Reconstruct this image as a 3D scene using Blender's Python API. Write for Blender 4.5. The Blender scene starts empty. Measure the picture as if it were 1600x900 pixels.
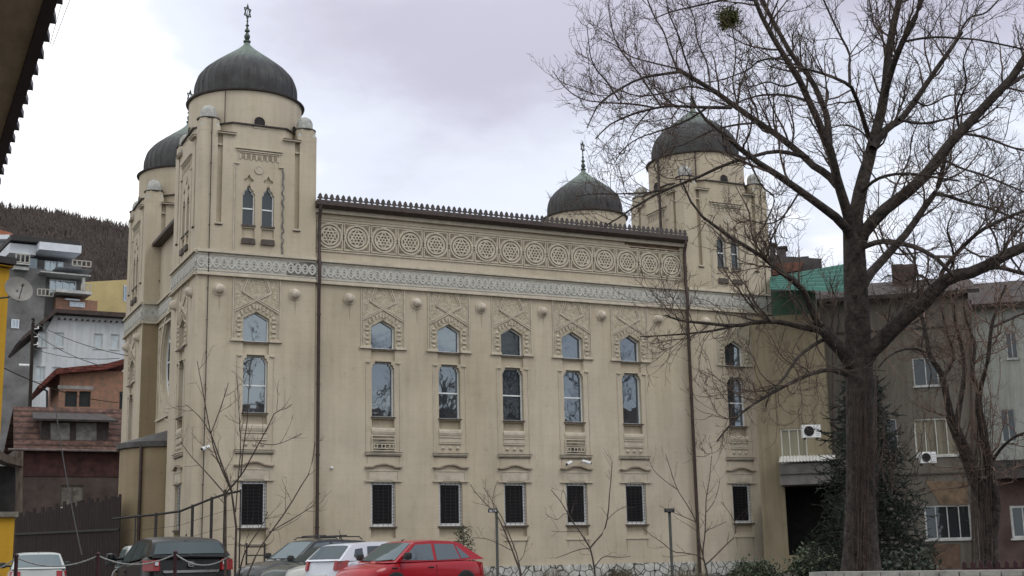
import bpy, bmesh, math, random
import numpy as np
from mathutils import Vector, Matrix
from mathutils.geometry import delaunay_2d_cdt
random.seed(7); rng = np.random.default_rng(11)
sc = bpy.context.scene
col = sc.collection
R = math.radians
EYE = 1.6
# ------------------------------------------------------------------ camera
F_PX, YAW, PITCH, ROLL = 2069.0, 0.44898, 0.202545, -0.0219166
cy, sy, cp, sp, cr, sr = math.cos(YAW), math.sin(YAW), math.cos(PITCH), math.sin(PITCH), math.cos(ROLL), math.sin(ROLL)
FWD = Vector((sy*cp, cy*cp, sp)); r0 = Vector((cy, -sy, 0)); u0 = r0.cross(FWD)
RIGHT = cr*r0 + sr*u0; UP = -sr*r0 + cr*u0
cam_d = bpy.data.cameras.new('camera'); cam = bpy.data.objects.new('camera', cam_d); col.objects.link(cam)
cam.matrix_world = Matrix(((RIGHT.x, UP.x, -FWD.x, 0), (RIGHT.y, UP.y, -FWD.y, 0), (RIGHT.z, UP.z, -FWD.z, EYE), (0, 0, 0, 1)))
cam_d.sensor_width = 36; cam_d.lens = 36*F_PX/1600; cam_d.clip_end = 6000; cam_d.clip_start = .1
sc.camera = cam

def at(x, y, d):
    """world point seen at photo pixel x,y at distance d along the view axis"""
    return Vector((0, 0, EYE)) + (FWD*F_PX + RIGHT*(x-800) + UP*(450-y))*(d/F_PX)
def gp(x, d, z=.7):
    """ground point under photo column x at distance d"""
    y = 880
    for _ in range(6):
        p = at(x, y, d); y += (p.z-z)*F_PX/d
    return at(x, y, d)

# ------------------------------------------------------------------ sky and sun
SUN_EL, SUN_AZ = R(48), R(35)      # azimuth measured from -Y (towards the camera side) to -X
w = bpy.data.worlds.new('World'); sc.world = w; w.use_nodes = True
nt = w.node_tree; nt.nodes.clear()
def N(t, **k):
    n = nt.nodes.new(t)
    for a, b in k.items(): setattr(n, a, b)
    return n
out = N('ShaderNodeOutputWorld'); bg = N('ShaderNodeBackground'); bg.inputs['Strength'].default_value = .1
sky = N('ShaderNodeTexSky', sky_type='NISHITA'); sky.sun_disc = False
sky.sun_elevation = SUN_EL; sky.sun_rotation = R(145); sky.air_density = 1.2; sky.dust_density = 2
tc = N('ShaderNodeTexCoord'); sep = N('ShaderNodeSeparateXYZ'); nt.links.new(tc.outputs['Generated'], sep.inputs[0])
def M(op, a, b=None, c=None, clamp=False):
    n = N('ShaderNodeMath', operation=op); n.use_clamp = clamp
    for i, v in enumerate((a, b, c)):
        if v is None: continue
        if isinstance(v, (int, float)): n.inputs[i].default_value = v
        else: nt.links.new(v, n.inputs[i])
    return n.outputs[0]
zz = M('ADD', M('ABSOLUTE', sep.outputs['Z']), .22)
cx_ = M('DIVIDE', sep.outputs['X'], zz); cy_ = M('DIVIDE', sep.outputs['Y'], zz)
cb = N('ShaderNodeCombineXYZ'); nt.links.new(cx_, cb.inputs[0]); nt.links.new(cy_, cb.inputs[1])
def noise(scale, detail, rough, vec, off=(0, 0, 0)):
    mp = N('ShaderNodeMapping'); mp.inputs['Location'].default_value = off; nt.links.new(vec, mp.inputs[0])
    n = N('ShaderNodeTexNoise'); n.inputs['Scale'].default_value = scale; n.inputs['Detail'].default_value = detail
    n.inputs['Roughness'].default_value = rough; nt.links.new(mp.outputs[0], n.inputs['Vector']); return n.outputs['Fac']
def ramp(fac, stops, mode='EASE'):
    r = N('ShaderNodeValToRGB'); r.color_ramp.interpolation = mode; e = r.color_ramp.elements
    while len(e) < len(stops): e.new(.5)
    for i, (p, c) in enumerate(stops): e[i].position = p; e[i].color = (*c, 1)
    nt.links.new(fac, r.inputs[0]); return r.outputs[0]
CLOUD_OFF = (3.1, .4, 0)
n1 = noise(.85, 5, .5, cb.outputs[0], CLOUD_OFF)
n2 = noise(2.6, 6, .55, cb.outputs[0], (1.3, 4.2, 0))
el = M('MULTIPLY', sep.outputs['Z'], 1.0)
# cloud darkness grows with elevation, broken by noise
bl = N('ShaderNodeVectorMath', operation='DOT_PRODUCT'); nt.links.new(tc.outputs['Generated'], bl.inputs[0]); ba, be = R(22), R(23)
bl.inputs[1].default_value = (math.sin(ba)*math.cos(be), math.cos(ba)*math.cos(be), math.sin(be))
mb = N('ShaderNodeMapRange', interpolation_type='SMOOTHSTEP'); mb.inputs[1].default_value = .970; mb.inputs[2].default_value = .999; nt.links.new(bl.outputs['Value'], mb.inputs[0])
zr_ = N('ShaderNodeMapRange', interpolation_type='SMOOTHSTEP'); zr_.inputs[1].default_value = .24; zr_.inputs[2].default_value = .40; nt.links.new(el, zr_.inputs[0])
dk = M('ADD', M('MULTIPLY', M('SUBTRACT', n1, .5), 1.7), M('MULTIPLY', M('SUBTRACT', n2, .5), 1.1))
dk = M('ADD', dk, M('MULTIPLY', zr_.outputs[0], .34)); dk = M('ADD', dk, M('MULTIPLY', mb.outputs[0], .30))
dk = M('ADD', dk, M('MULTIPLY', M('SUBTRACT', sep.outputs['X'], .30), .75)); dk = M('ADD', dk, .06)
cc = ramp(dk, [(.08, (13.0, 13.1, 13.4)), (.36, (8.8, 9.3, 10.6)), (.85, (6.3, 6.2, 7.5))])
hole = ramp(noise(1.1, 3, .5, cb.outputs[0], (9.2, 2.7, 0)), [(.45, (0, 0, 0)), (.7, (.12, .12, .12))])
mx = N('ShaderNodeMix', data_type='RGBA'); nt.links.new(hole, mx.inputs[0]); nt.links.new(cc, mx.inputs[6]); nt.links.new(sky.outputs[0], mx.inputs[7])
nt.links.new(mx.outputs[2], bg.inputs[0]); nt.links.new(bg.outputs[0], out.inputs[0])
sl = bpy.data.lights.new('sun', 'SUN'); sl.energy = .9; sl.angle = R(25); sl.color = (1, .96, .9)
so = bpy.data.objects.new('sun', sl); col.objects.link(so)
sdir = Vector((math.sin(SUN_AZ)*math.cos(SUN_EL), -math.cos(SUN_AZ)*math.cos(SUN_EL), math.sin(SUN_EL)))
so.rotation_euler = sdir.to_track_quat('Z', 'Y').to_euler(); so.location = (0, 0, 60)
sc.view_settings.view_transform = 'Standard'; sc.view_settings.look = 'None'; sc.view_settings.exposure = 0.0; sc.view_settings.gamma = 1
sc.view_settings.use_curve_mapping = False
sc.cycles.max_bounces = 6; sc.cycles.diffuse_bounces = 3; sc.cycles.glossy_bounces = 3

# ------------------------------------------------------------------ materials
MATS = {}
def mat(name, c, rough=.8, var=.12, scale=2.0, bump=0, bscale=12, metal=0, spec=None, c2=None, detail=6, dist=.02, stretch=None):
    if name in MATS: return MATS[name]
    m = bpy.data.materials.new(name); m.use_nodes = True; t = m.node_tree; b = t.nodes['Principled BSDF']
    b.inputs['Roughness'].default_value = rough; b.inputs['Metallic'].default_value = metal
    if spec is not None: b.inputs['Specular IOR Level'].default_value = spec
    co = t.nodes.new('ShaderNodeTexCoord'); vec = co.outputs['Object']
    if stretch:
        mp = t.nodes.new('ShaderNodeMapping'); mp.inputs['Scale'].default_value = stretch; t.links.new(vec, mp.inputs[0]); vec = mp.outputs[0]
    n = t.nodes.new('ShaderNodeTexNoise'); n.inputs['Scale'].default_value = scale; n.inputs['Detail'].default_value = detail
    n.inputs['Roughness'].default_value = .62; t.links.new(vec, n.inputs['Vector'])
    rp = t.nodes.new('ShaderNodeValToRGB'); e = rp.color_ramp.elements
    lo = c2 if c2 else tuple(x*(1-var*1.6) for x in c)
    hi = tuple(min(1, x*(1+var)) for x in c)
    e[0].position = .32; e[0].color = (*lo, 1); e[1].position = .68; e[1].color = (*hi, 1)
    t.links.new(n.outputs['Fac'], rp.inputs[0]); t.links.new(rp.outputs[0], b.inputs['Base Color'])
    if bump:
        n2 = t.nodes.new('ShaderNodeTexNoise'); n2.inputs['Scale'].default_value = bscale; n2.inputs['Detail'].default_value = 5
        t.links.new(vec, n2.inputs['Vector'])
        bp = t.nodes.new('ShaderNodeBump'); bp.inputs['Strength'].default_value = bump; bp.inputs['Distance'].default_value = dist
        t.links.new(n2.outputs['Fac'], bp.inputs['Height']); t.links.new(bp.outputs[0], b.inputs['Normal'])
    MATS[name] = m; return m
def nodes(m): return m.node_tree, m.node_tree.nodes['Principled BSDF']
def mul(t, a, b_, fac=1.0, mode='MULTIPLY'):
    x = t.nodes.new('ShaderNodeMix'); x.data_type = 'RGBA'; x.blend_type = mode; x.inputs[0].default_value = fac
    t.links.new(a, x.inputs[6]); t.links.new(b_, x.inputs[7]); return x.outputs[2]

def stucco(name, c, course=.46, streak=.13):
    """painted render with faint coursing lines, blotches and rain streaks"""
    m = mat(name, c, .9, .07, .55, .25, 30, dist=.01)
    t, b = nodes(m); src = b.inputs['Base Color'].links[0].from_socket
    co = t.nodes.new('ShaderNodeTexCoord'); s = t.nodes.new('ShaderNodeSeparateXYZ'); t.links.new(co.outputs['Object'], s.inputs[0])
    def mm(op, a, bb):
        n = t.nodes.new('ShaderNodeMath'); n.operation = op
        for i, v in enumerate((a, bb)):
            if isinstance(v, (int, float)): n.inputs[i].default_value = v
            else: t.links.new(v, n.inputs[i])
        return n.outputs[0]
    fr = mm('FRACT', mm('DIVIDE', s.outputs['Z'], course), 0)
    ln = t.nodes.new('ShaderNodeValToRGB'); e = ln.color_ramp.elements
    e[0].position = .0; e[0].color = (.80, .78, .76, 1); e[1].position = .07; e[1].color = (1, 1, 1, 1); t.links.new(fr, ln.inputs[0])
    mp = t.nodes.new('ShaderNodeMapping'); mp.inputs['Scale'].default_value = (2.2, 2.2, .16); t.links.new(co.outputs['Object'], mp.inputs[0])
    n = t.nodes.new('ShaderNodeTexNoise'); n.inputs['Scale'].default_value = 1.3; n.inputs['Detail'].default_value = 7; n.inputs['Roughness'].default_value = .7; t.links.new(mp.outputs[0], n.inputs['Vector'])
    st = t.nodes.new('ShaderNodeValToRGB'); e = st.color_ramp.elements
    e[0].position = .30; e[0].color = (1-streak, 1-streak*1.1, 1-streak*1.25, 1); e[1].position = .56; e[1].color = (1, 1, 1, 1); t.links.new(n.outputs['Fac'], st.inputs[0])
    big = t.nodes.new('ShaderNodeTexNoise'); big.inputs['Scale'].default_value = .13; big.inputs['Detail'].default_value = 4; t.links.new(co.outputs['Object'], big.inputs['Vector'])
    bg_ = t.nodes.new('ShaderNodeValToRGB'); e = bg_.color_ramp.elements
    e[0].position = .35; e[0].color = (.87, .85, .81, 1); e[1].position = .65; e[1].color = (1.0, 1.0, 1.0, 1); t.links.new(big.outputs['Fac'], bg_.inputs[0])
    # mottled patches of worn paint
    pn = t.nodes.new('ShaderNodeTexNoise'); pn.inputs['Scale'].default_value = 3.2; pn.inputs['Detail'].default_value = 10; pn.inputs['Roughness'].default_value = .75; t.links.new(co.outputs['Object'], pn.inputs['Vector'])
    pr = t.nodes.new('ShaderNodeValToRGB'); e = pr.color_ramp.elements
    e[0].position = .30; e[0].color = (.85, .83, .80, 1); e[1].position = .44; e[1].color = (1, 1, 1, 1); t.links.new(pn.outputs['Fac'], pr.inputs[0])
    o = mul(t, src, ln.outputs[0], .40); o = mul(t, o, st.outputs[0]); o = mul(t, o, bg_.outputs[0]); o = mul(t, o, pr.outputs[0])
    t.links.new(o, b.inputs['Base Color']); return m

WALL = stucco('stucco_beige', (.515, .456, .352))
OCHRE = stucco('stucco_ochre', (.30, .24, .15), .46, .15)
TRIM = mat('trim_plaster', (.49, .44, .345), .9, .12, 3, .3, 20, dist=.01)
TRIMG = mat('trim_dark', (.30, .26, .19), .95, .25, 5, .3, 20, dist=.01)  # darker trim tone for the blind arches and the vent ground
BAND = mat('band_plaster', (.47, .465, .42), .9, .10, 2.5, .2, 25, dist=.01)
BANDR = mat('band_relief', (.47, .465, .42), .9, .10, 3, .2, 25, dist=.01)
BANDD = mat('band_groove_shade', (.40, .395, .355), .95, .2, 4, .3, 25, dist=.01)  # groove shade put into the colour, darker than band and ribbon
ZINC = mat('coping_metal', (.055, .045, .042), .6, .3, 4)
COPING = mat('dark_line', (.10, .08, .065), .9, .3, 3)  # dark tone for ledge coverings and the strips below ledges
CAPST = mat('cap_stone', (.40, .40, .36), .8, .2, 5, .3, 14, c2=(.26, .27, .26))
BRASS = mat('finial_bronze', (.07, .085, .07), .45, .3, 6, metal=.6)
PIPE = mat('pipe_brown', (.045, .028, .022), .55, .3, 4)
FRAMEW = mat('frame_white', (.74, .76, .76), .5, .06, 3)
FRAMED = mat('frame_dark', (.05, .045, .04), .6, .2, 3)
IRON = mat('iron', (.018, .015, .014), .6, .3, 6)
SILLD = mat('sill_dark', (.085, .07, .06), .8, .25, 6)
BARK = mat('bark', (.052, .042, .035), .95, .5, 7, 1.0, 12, c2=(.016, .013, .011), dist=.08, stretch=(1, 1, .7))
TWIG = mat('twig_bark', (.10, .072, .056), .9, .3, 3)
TWIGR = mat('twig_reddish', (.19, .125, .095), .9, .3, 3)
VINE = mat('vine_stem', (.085, .062, .05), .9, .3, 5)

def dome_mat():
    m = mat('dome_copper', (.045, .047, .046), .55, .3, 1.6, .25, 6, c2=(.022, .021, .022))
    t, b = nodes(m); src = b.inputs['Base Color'].links[0].from_socket
    co = t.nodes.new('ShaderNodeTexCoord'); s = t.nodes.new('ShaderNodeSeparateXYZ'); t.links.new(co.outputs['Object'], s.inputs[0])
    mr = t.nodes.new('ShaderNodeMapRange'); mr.inputs[1].default_value = 22.6; mr.inputs[2].default_value = 25.0; t.links.new(s.outputs['Z'], mr.inputs[0])
    mp = t.nodes.new('ShaderNodeMapping'); mp.inputs['Scale'].default_value = (3, 3, .5); t.links.new(co.outputs['Object'], mp.inputs[0])
    n = t.nodes.new('ShaderNodeTexNoise'); n.inputs['Scale'].default_value = 1.6; n.inputs['Detail'].default_value = 8; n.inputs['Roughness'].default_value = .7; t.links.new(mp.outputs[0], n.inputs['Vector'])
    a = t.nodes.new('ShaderNodeMath'); a.operation = 'MULTIPLY_ADD'; a.inputs[1].default_value = 1.0; t.links.new(n.outputs['Fac'], a.inputs[0]); t.links.new(mr.outputs[0], a.inputs[2])
    rp = t.nodes.new('ShaderNodeValToRGB'); e = rp.color_ramp.elements; e[0].position = .62; e[0].color = (0, 0, 0, 1); e[1].position = 1.15 if False else 1.0; e[1].color = (.85, .85, .85, 1); t.links.new(a.outputs[0], rp.inputs[0])
    x = t.nodes.new('ShaderNodeMix'); x.data_type = 'RGBA'; x.inputs[7].default_value = (.17, .22, .18, 1)
    t.links.new(rp.outputs[0], x.inputs[0]); t.links.new(src, x.inputs[6]); t.links.new(x.outputs[2], b.inputs['Base Color'])
    b.inputs['Specular IOR Level'].default_value = .35
    return m
DOME = dome_mat()

def glass(name, dark, refl, wav=.04, scale=2.2):
    m = bpy.data.materials.new(name); m.use_nodes = True; t = m.node_tree; b = t.nodes['Principled BSDF']; o = t.nodes['Material Output']
    b.inputs['Base Color'].default_value = (*dark, 1); b.inputs['Roughness'].default_value = .7; b.inputs['Specular IOR Level'].default_value = .1
    g = t.nodes.new('ShaderNodeBsdfGlossy'); g.inputs['Color'].default_value = (.74, .86, .93, 1); g.inputs['Roughness'].default_value = .02
    co = t.nodes.new('ShaderNodeTexCoord'); n = t.nodes.new('ShaderNodeTexNoise'); n.inputs['Scale'].default_value = scale; n.inputs['Detail'].default_value = 2; t.links.new(co.outputs['Object'], n.inputs['Vector'])
    bp = t.nodes.new('ShaderNodeBump'); bp.inputs['Strength'].default_value = 1; bp.inputs['Distance'].default_value = wav; t.links.new(n.outputs['Fac'], bp.inputs['Height']); t.links.new(bp.outputs[0], g.inputs['Normal'])
    mx = t.nodes.new('ShaderNodeMixShader'); mx.inputs[0].default_value = refl
    t.links.new(b.outputs[0], mx.inputs[1]); t.links.new(g.outputs[0], mx.inputs[2]); t.links.new(mx.outputs[0], o.inputs[0]); return m
GLASS = glass('glass_reflecting', (.03, .035, .04), .22, .004, 1.2)
GLASSD = glass('glass_dark', (.012, .012, .014), .05, .003)
VOID = mat('interior_shade', (.02, .018, .017), .9, .3, 4)  # near-black colour stands in for the darkness of unlit interiors
GLASSM = glass('glass_medium', (.022, .025, .028), .05, .004)

# ------------------------------------------------------------------ mesh builder
class Fr:
    """frame on a wall: u along it, v up (metres above eye level), w outwards"""
    def __init__(s, o, u, w): s.o = Vector(o); s.u = Vector(u).normalized(); s.w = Vector(w).normalized(); s.v = Vector((0, 0, 1))
    def p(s, u, v, w=0): return s.o + s.u*u + s.v*v + s.w*w
WORLD = Fr((0, 0, 0), (1, 0, 0), (0, 1, 0))
class MB:
    def __init__(s): s.v = []; s.f = []
    def add(s, vs, fs):
        n = len(s.v); s.v += [tuple(x) for x in vs]; s.f += [tuple(n+i for i in f) for f in fs]
    def box(s, fr, u0, u1, v0, v1, w0, w1):
        P = [fr.p(a, b, c) for c in (w0, w1) for b in (v0, v1) for a in (u0, u1)]
        s.add(P, [(0, 2, 3, 1), (4, 5, 7, 6), (0, 1, 5, 4), (2, 6, 7, 3), (0, 4, 6, 2), (1, 3, 7, 5)])
    def prism(s, fr, poly, w0, w1):
        n = len(poly); a = [fr.p(x, y, w0) for x, y in poly]; b = [fr.p(x, y, w1) for x, y in poly]
        s.add(a+b, [tuple(range(n-1, -1, -1)), tuple(range(n, 2*n))]+[(i, (i+1) % n, n+(i+1) % n, n+i) for i in range(n)])
    def bar(s, fr, p0, p1, wid, w0, w1):
        d = Vector(p1)-Vector(p0); d.normalize(); q = Vector((-d.y, d.x))*wid/2
        a, b = Vector(p0), Vector(p1)
        s.prism(fr, [tuple(a-q), tuple(b-q), tuple(b+q), tuple(a+q)], w0, w1)
    def ring(s, fr, c, r0_, r1_, w0, w1, n=28, sx=1, a0=0, a1=2*math.pi):
        full = abs(a1-a0-2*math.pi) < 1e-6; k = n if full else n+1
        V = []; Fc = []
        for i in range(k):
            a = a0+(a1-a0)*i/n; ca, sa = math.cos(a)*sx, math.sin(a)
            V += [fr.p(c[0]+r0_*ca, c[1]+r0_*sa, w0), fr.p(c[0]+r0_*ca, c[1]+r0_*sa, w1), fr.p(c[0]+r1_*ca, c[1]+r1_*sa, w1), fr.p(c[0]+r1_*ca, c[1]+r1_*sa, w0)]
        for i in range(n):
            j = (i+1) % k
            for q in range(4): Fc.append((4*i+q, 4*j+q, 4*j+(q+1) % 4, 4*i+(q+1) % 4))
        if not full: Fc += [(0, 1, 2, 3), (4*n+3, 4*n+2, 4*n+1, 4*n)]
        s.add(V, Fc)
    def tube(s, pts, rad, n=8, cap=True):
        pts = [Vector(p) for p in pts]; k = len(pts)
        if not hasattr(rad, '__len__'): rad = [rad]*k
        V = []; ref = None
        for i, p in enumerate(pts):
            t = (pts[min(i+1, k-1)]-pts[max(i-1, 0)]).normalized()
            if ref is None: ref = t.orthogonal().normalized()
            ref = (ref-t*ref.dot(t)).normalized(); q = t.cross(ref)
            for j in range(n):
                a = 2*math.pi*j/n; V.append(p+(ref*math.cos(a)+q*math.sin(a))*rad[i])
        Fc = [(i*n+j, i*n+(j+1) % n, (i+1)*n+(j+1) % n, (i+1)*n+j) for i in range(k-1) for j in range(n)]
        if cap: Fc += [tuple(range(n-1, -1, -1)), tuple(range((k-1)*n, k*n))]
        s.add(V, Fc)
    def lathe(s, c, prof, n=32, a0=0, a1=2*math.pi, mod=None, cap=False):
        full = abs(a1-a0-2*math.pi) < 1e-6; k = n if full else n+1; V = []
        for r_, z_ in prof:
            for j in range(k):
                a = a0+(a1-a0)*j/n; rr = r_*(mod(j) if mod else 1); V.append((c[0]+rr*math.cos(a), c[1]+rr*math.sin(a), c[2]+z_))
        Fc = [(i*k+j, i*k+(j+1) % k, (i+1)*k+(j+1) % k, (i+1)*k+j) for i in range(len(prof)-1) for j in range(n)]
        if cap: Fc += [tuple(range(k-1, -1, -1)), tuple(range((len(prof)-1)*k, len(prof)*k))]
        s.add(V, Fc)
    def wall(s, fr, outline, holes, w=0, depth=.2, back=None):
        """flat wall with real openings and reveals; holes: list of (polygon, depth, closed)"""
        vs = [Vector(p) for p in outline]; fs = [list(range(len(outline)))]
        for h in holes:
            k = len(vs); vs += [Vector(p) for p in h[0]]; fs.append(list(range(k, len(vs))))
        es = []
        for f in fs: es += [(f[i], f[(i+1) % len(f)]) for i in range(len(f))]
        ov, oe, of, *_ = delaunay_2d_cdt(vs, es, [], 1, 1e-5)
        def inside(p, poly):
            c = False; n = len(poly)
            for i in range(n):
                x1, y1 = poly[i]; x2, y2 = poly[(i+1) % n]
                if (y1 > p[1]) != (y2 > p[1]) and p[0] < (x2-x1)*(p[1]-y1)/(y2-y1)+x1: c = not c
            return c
        keep = []
        for f in of:
            c = (sum(ov[i][0] for i in f)/len(f), sum(ov[i][1] for i in f)/len(f))
            if inside(c, outline) and not any(inside(c, h[0]) for h in holes): keep.append(tuple(f))
        s.add([fr.p(v[0], v[1], w) for v in ov], keep)
        for h in holes:
            P = h[0]; n = len(P); d = h[1]; sgn = sum(P[i][0]*P[(i+1) % n][1]-P[(i+1) % n][0]*P[i][1] for i in range(n))
            if sgn < 0: P = P[::-1]
            a = [fr.p(x, y, w) for x, y in P]; b = [fr.p(x, y, w-d) for x, y in P]
            fc = [((i+1) % n, i, n+i, n+(i+1) % n) for i in range(n)]
            if h[2]: fc.append(tuple(range(n, 2*n)))
            s.add(a+b, fc)
    def build(s, name, m, parent=None, label=None, smooth=False, root=None, local=False):
        if not s.f: return None
        me = bpy.data.meshes.new(name)
        V = np.array(s.v, dtype=np.float64)
        if parent is not None and not local:
            r_ = parent if parent.parent is None else parent.parent
            while r_.parent is not None: r_ = r_.parent
            mi = np.array(ROOTS[r_.name].inverted()); V = V@mi[:3, :3].T+mi[:3, 3]
        me.from_pydata(V.tolist(), [], s.f); me.validate(); me.materials.append(m)
        if smooth: me.polygons.foreach_set('use_smooth', [True]*len(me.polygons))
        o = bpy.data.objects.new(name, me); col.objects.link(o)
        if smooth and smooth != 'all':
            bm = bmesh.new(); bm.from_mesh(me); bmesh.ops.recalc_face_normals(bm, faces=bm.faces)
            for e in bm.edges:
                if len(e.link_faces) == 2 and e.calc_face_angle(0) > R(38): e.smooth = False
            bm.to_mesh(me); bm.free()
        if parent is not None: o.parent = parent
        if label: o['label'] = label
        return o
ROOTS = {}
def thing(name, loc, label, cat, group=None, rz=0):
    o = bpy.data.objects.new(name, None); col.objects.link(o); o.location = loc; o.rotation_euler = (0, 0, rz)
    o['label'] = label; o['category'] = cat
    if group: o['group'] = group
    o.empty_display_size = .3
    ROOTS[o.name] = Matrix.Translation(Vector(loc)) @ Matrix.Rotation(rz, 4, 'Z'); return o
def tag(o, label, cat, group=None):
    o['label'] = label; o['category'] = cat
    if group: o['group'] = group
    return o
def struct(o, kind='structure'): o['kind'] = kind; return o
def origin(o, p):
    """move a mesh thing's origin to its base"""
    p = Vector(p); o.data.transform(Matrix.Translation(-p)); o.location = p; return o

# ------------------------------------------------------------------ ground
GZ = .7
def build_ground():
    m = MB(); xs = [-900, -300, -100, -40, -20, 0, 20, 40, 60, 100, 300, 1200]; ys = [-600, -100, -20, 5, 12, 18, 24, 60, 90, 200, 2500]
    def h(y): return 0 if y < 12 else (GZ if y > 20 else GZ*(y-12)/8)
    V = [(x, y, h(y)) for y in ys for x in xs]; n = len(xs)
    m.add(V, [(j*n+i, j*n+i+1, (j+1)*n+i+1, (j+1)*n+i) for j in range(len(ys)-1) for i in range(n-1)])
    return struct(m.build('ground', mat('asphalt', (.06, .058, .055), .9, .25, 1.5, .3, 30)))
build_ground()

# ------------------------------------------------------------------ the synagogue
SYN = thing('synagogue', (26.1, 62.7, GZ), 'large beige stucco synagogue with four ribbed dark domes and a carved rosette frieze', 'synagogue')
BOT = GZ-EYE-.15
def pent(a, hw, v0, ve, va): return [(a-hw, v0), (a+hw, v0), (a+hw, ve), (a, va), (a-hw, ve)]
def rect(u0, u1, v0, v1): return [(u0, v0), (u1, v0), (u1, v1), (u0, v1)]
def inset(poly, d):
    c = (sum(p[0] for p in poly)/len(poly), sum(p[1] for p in poly)/len(poly)); n = len(poly); out_ = []
    s_ = 1 if sum(poly[i][0]*poly[(i+1) % n][1]-poly[(i+1) % n][0]*poly[i][1] for i in range(n)) > 0 else -1
    for i in range(n):
        p0, p1, p2 = Vector(poly[i-1]), Vector(poly[i]), Vector(poly[(i+1) % n])
        d1 = (p1-p0).normalized(); d2 = (p2-p1).normalized(); n1 = Vector((-d1.y, d1.x))*s_; n2 = Vector((-d2.y, d2.x))*s_
        b = (n1+n2); b = b/max(.3, b.length_squared)*2; out_.append(tuple(p1+b*d))
    return out_
def window(fr, poly, depth, root, fw=.06, mullions=(), transoms=(), gl=None, fm=None, sill=None, label=None):
    m = MB(); inn = inset(poly, fw); fm = fm or FRAMEW
    m.wall(fr, poly, [(inn, .06, False)], -depth+.06)
    us = [p[0] for p in inn]; vs = [p[1] for p in inn]
    for x in mullions: m.box(fr, x-.025, x+.025, min(vs), max(vs)-(0.0 if len(poly) == 4 else .05), -depth, -depth+.055)
    for y in transoms: m.box(fr, min(us), max(us), y-.03, y+.03, -depth, -depth+.052)
    wnd = m.build('window', fm, root, label)
    p = MB(); tu, tv = random.uniform(-.012, .012), random.uniform(-.007, .007); uc = sum(us)/len(us); vc = sum(vs)/len(vs); n_ = len(poly)
    if sum(poly[i][0]*poly[(i+1) % n_][1]-poly[(i+1) % n_][0]*poly[i][1] for i in range(n_)) < 0: poly = poly[::-1]
    p.add([fr.p(x, y, -depth+.004+tu*(x-uc)+tv*(y-vc)) for x, y in poly]+[fr.p(x, y, -depth-.05) for x, y in poly], [tuple(range(n_)), tuple(range(2*n_-1, n_-1, -1))]+[(i, n_+i, n_+(i+1) % n_, (i+1) % n_) for i in range(n_)]); p.build('pane', gl or GLASS, wnd)
    if sill:
        q = MB(); q.box(fr, *sill); q.build('sill', SILLD, wnd)
    return wnd
def uppoly(a): return pent(a, .555, 9.19, 10.16, 10.47)
def midpoly(a, hw=.52): return [(a-hw, 6.2), (a+hw, 6.2), (a+hw, 8.36), (a+hw-.05, 8.38), (a+hw-.05, 8.48), (a+hw-.14, 8.5), (a+hw-.14, 8.6), (a-hw+.14, 8.6), (a-hw+.14, 8.5), (a-hw+.05, 8.48), (a-hw+.05, 8.38), (a-hw, 8.36)]
def lowpoly(a, hw=.56): return rect(a-hw, a+hw, 1.52, 3.40)
def recesses(a):
    return [(rect(a-.555, a+.555, 8.66, 9.10), .11, True), (rect(a-.52, a+.52, 5.74, 6.12), .2, True), (rect(a-.56, a+.56, 1.02, 1.44), .18, True)]
def holes_stack(a):
    return [(uppoly(a), .3, False), (midpoly(a), .3, False), (lowpoly(a), .3, False)]+recesses(a)
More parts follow.
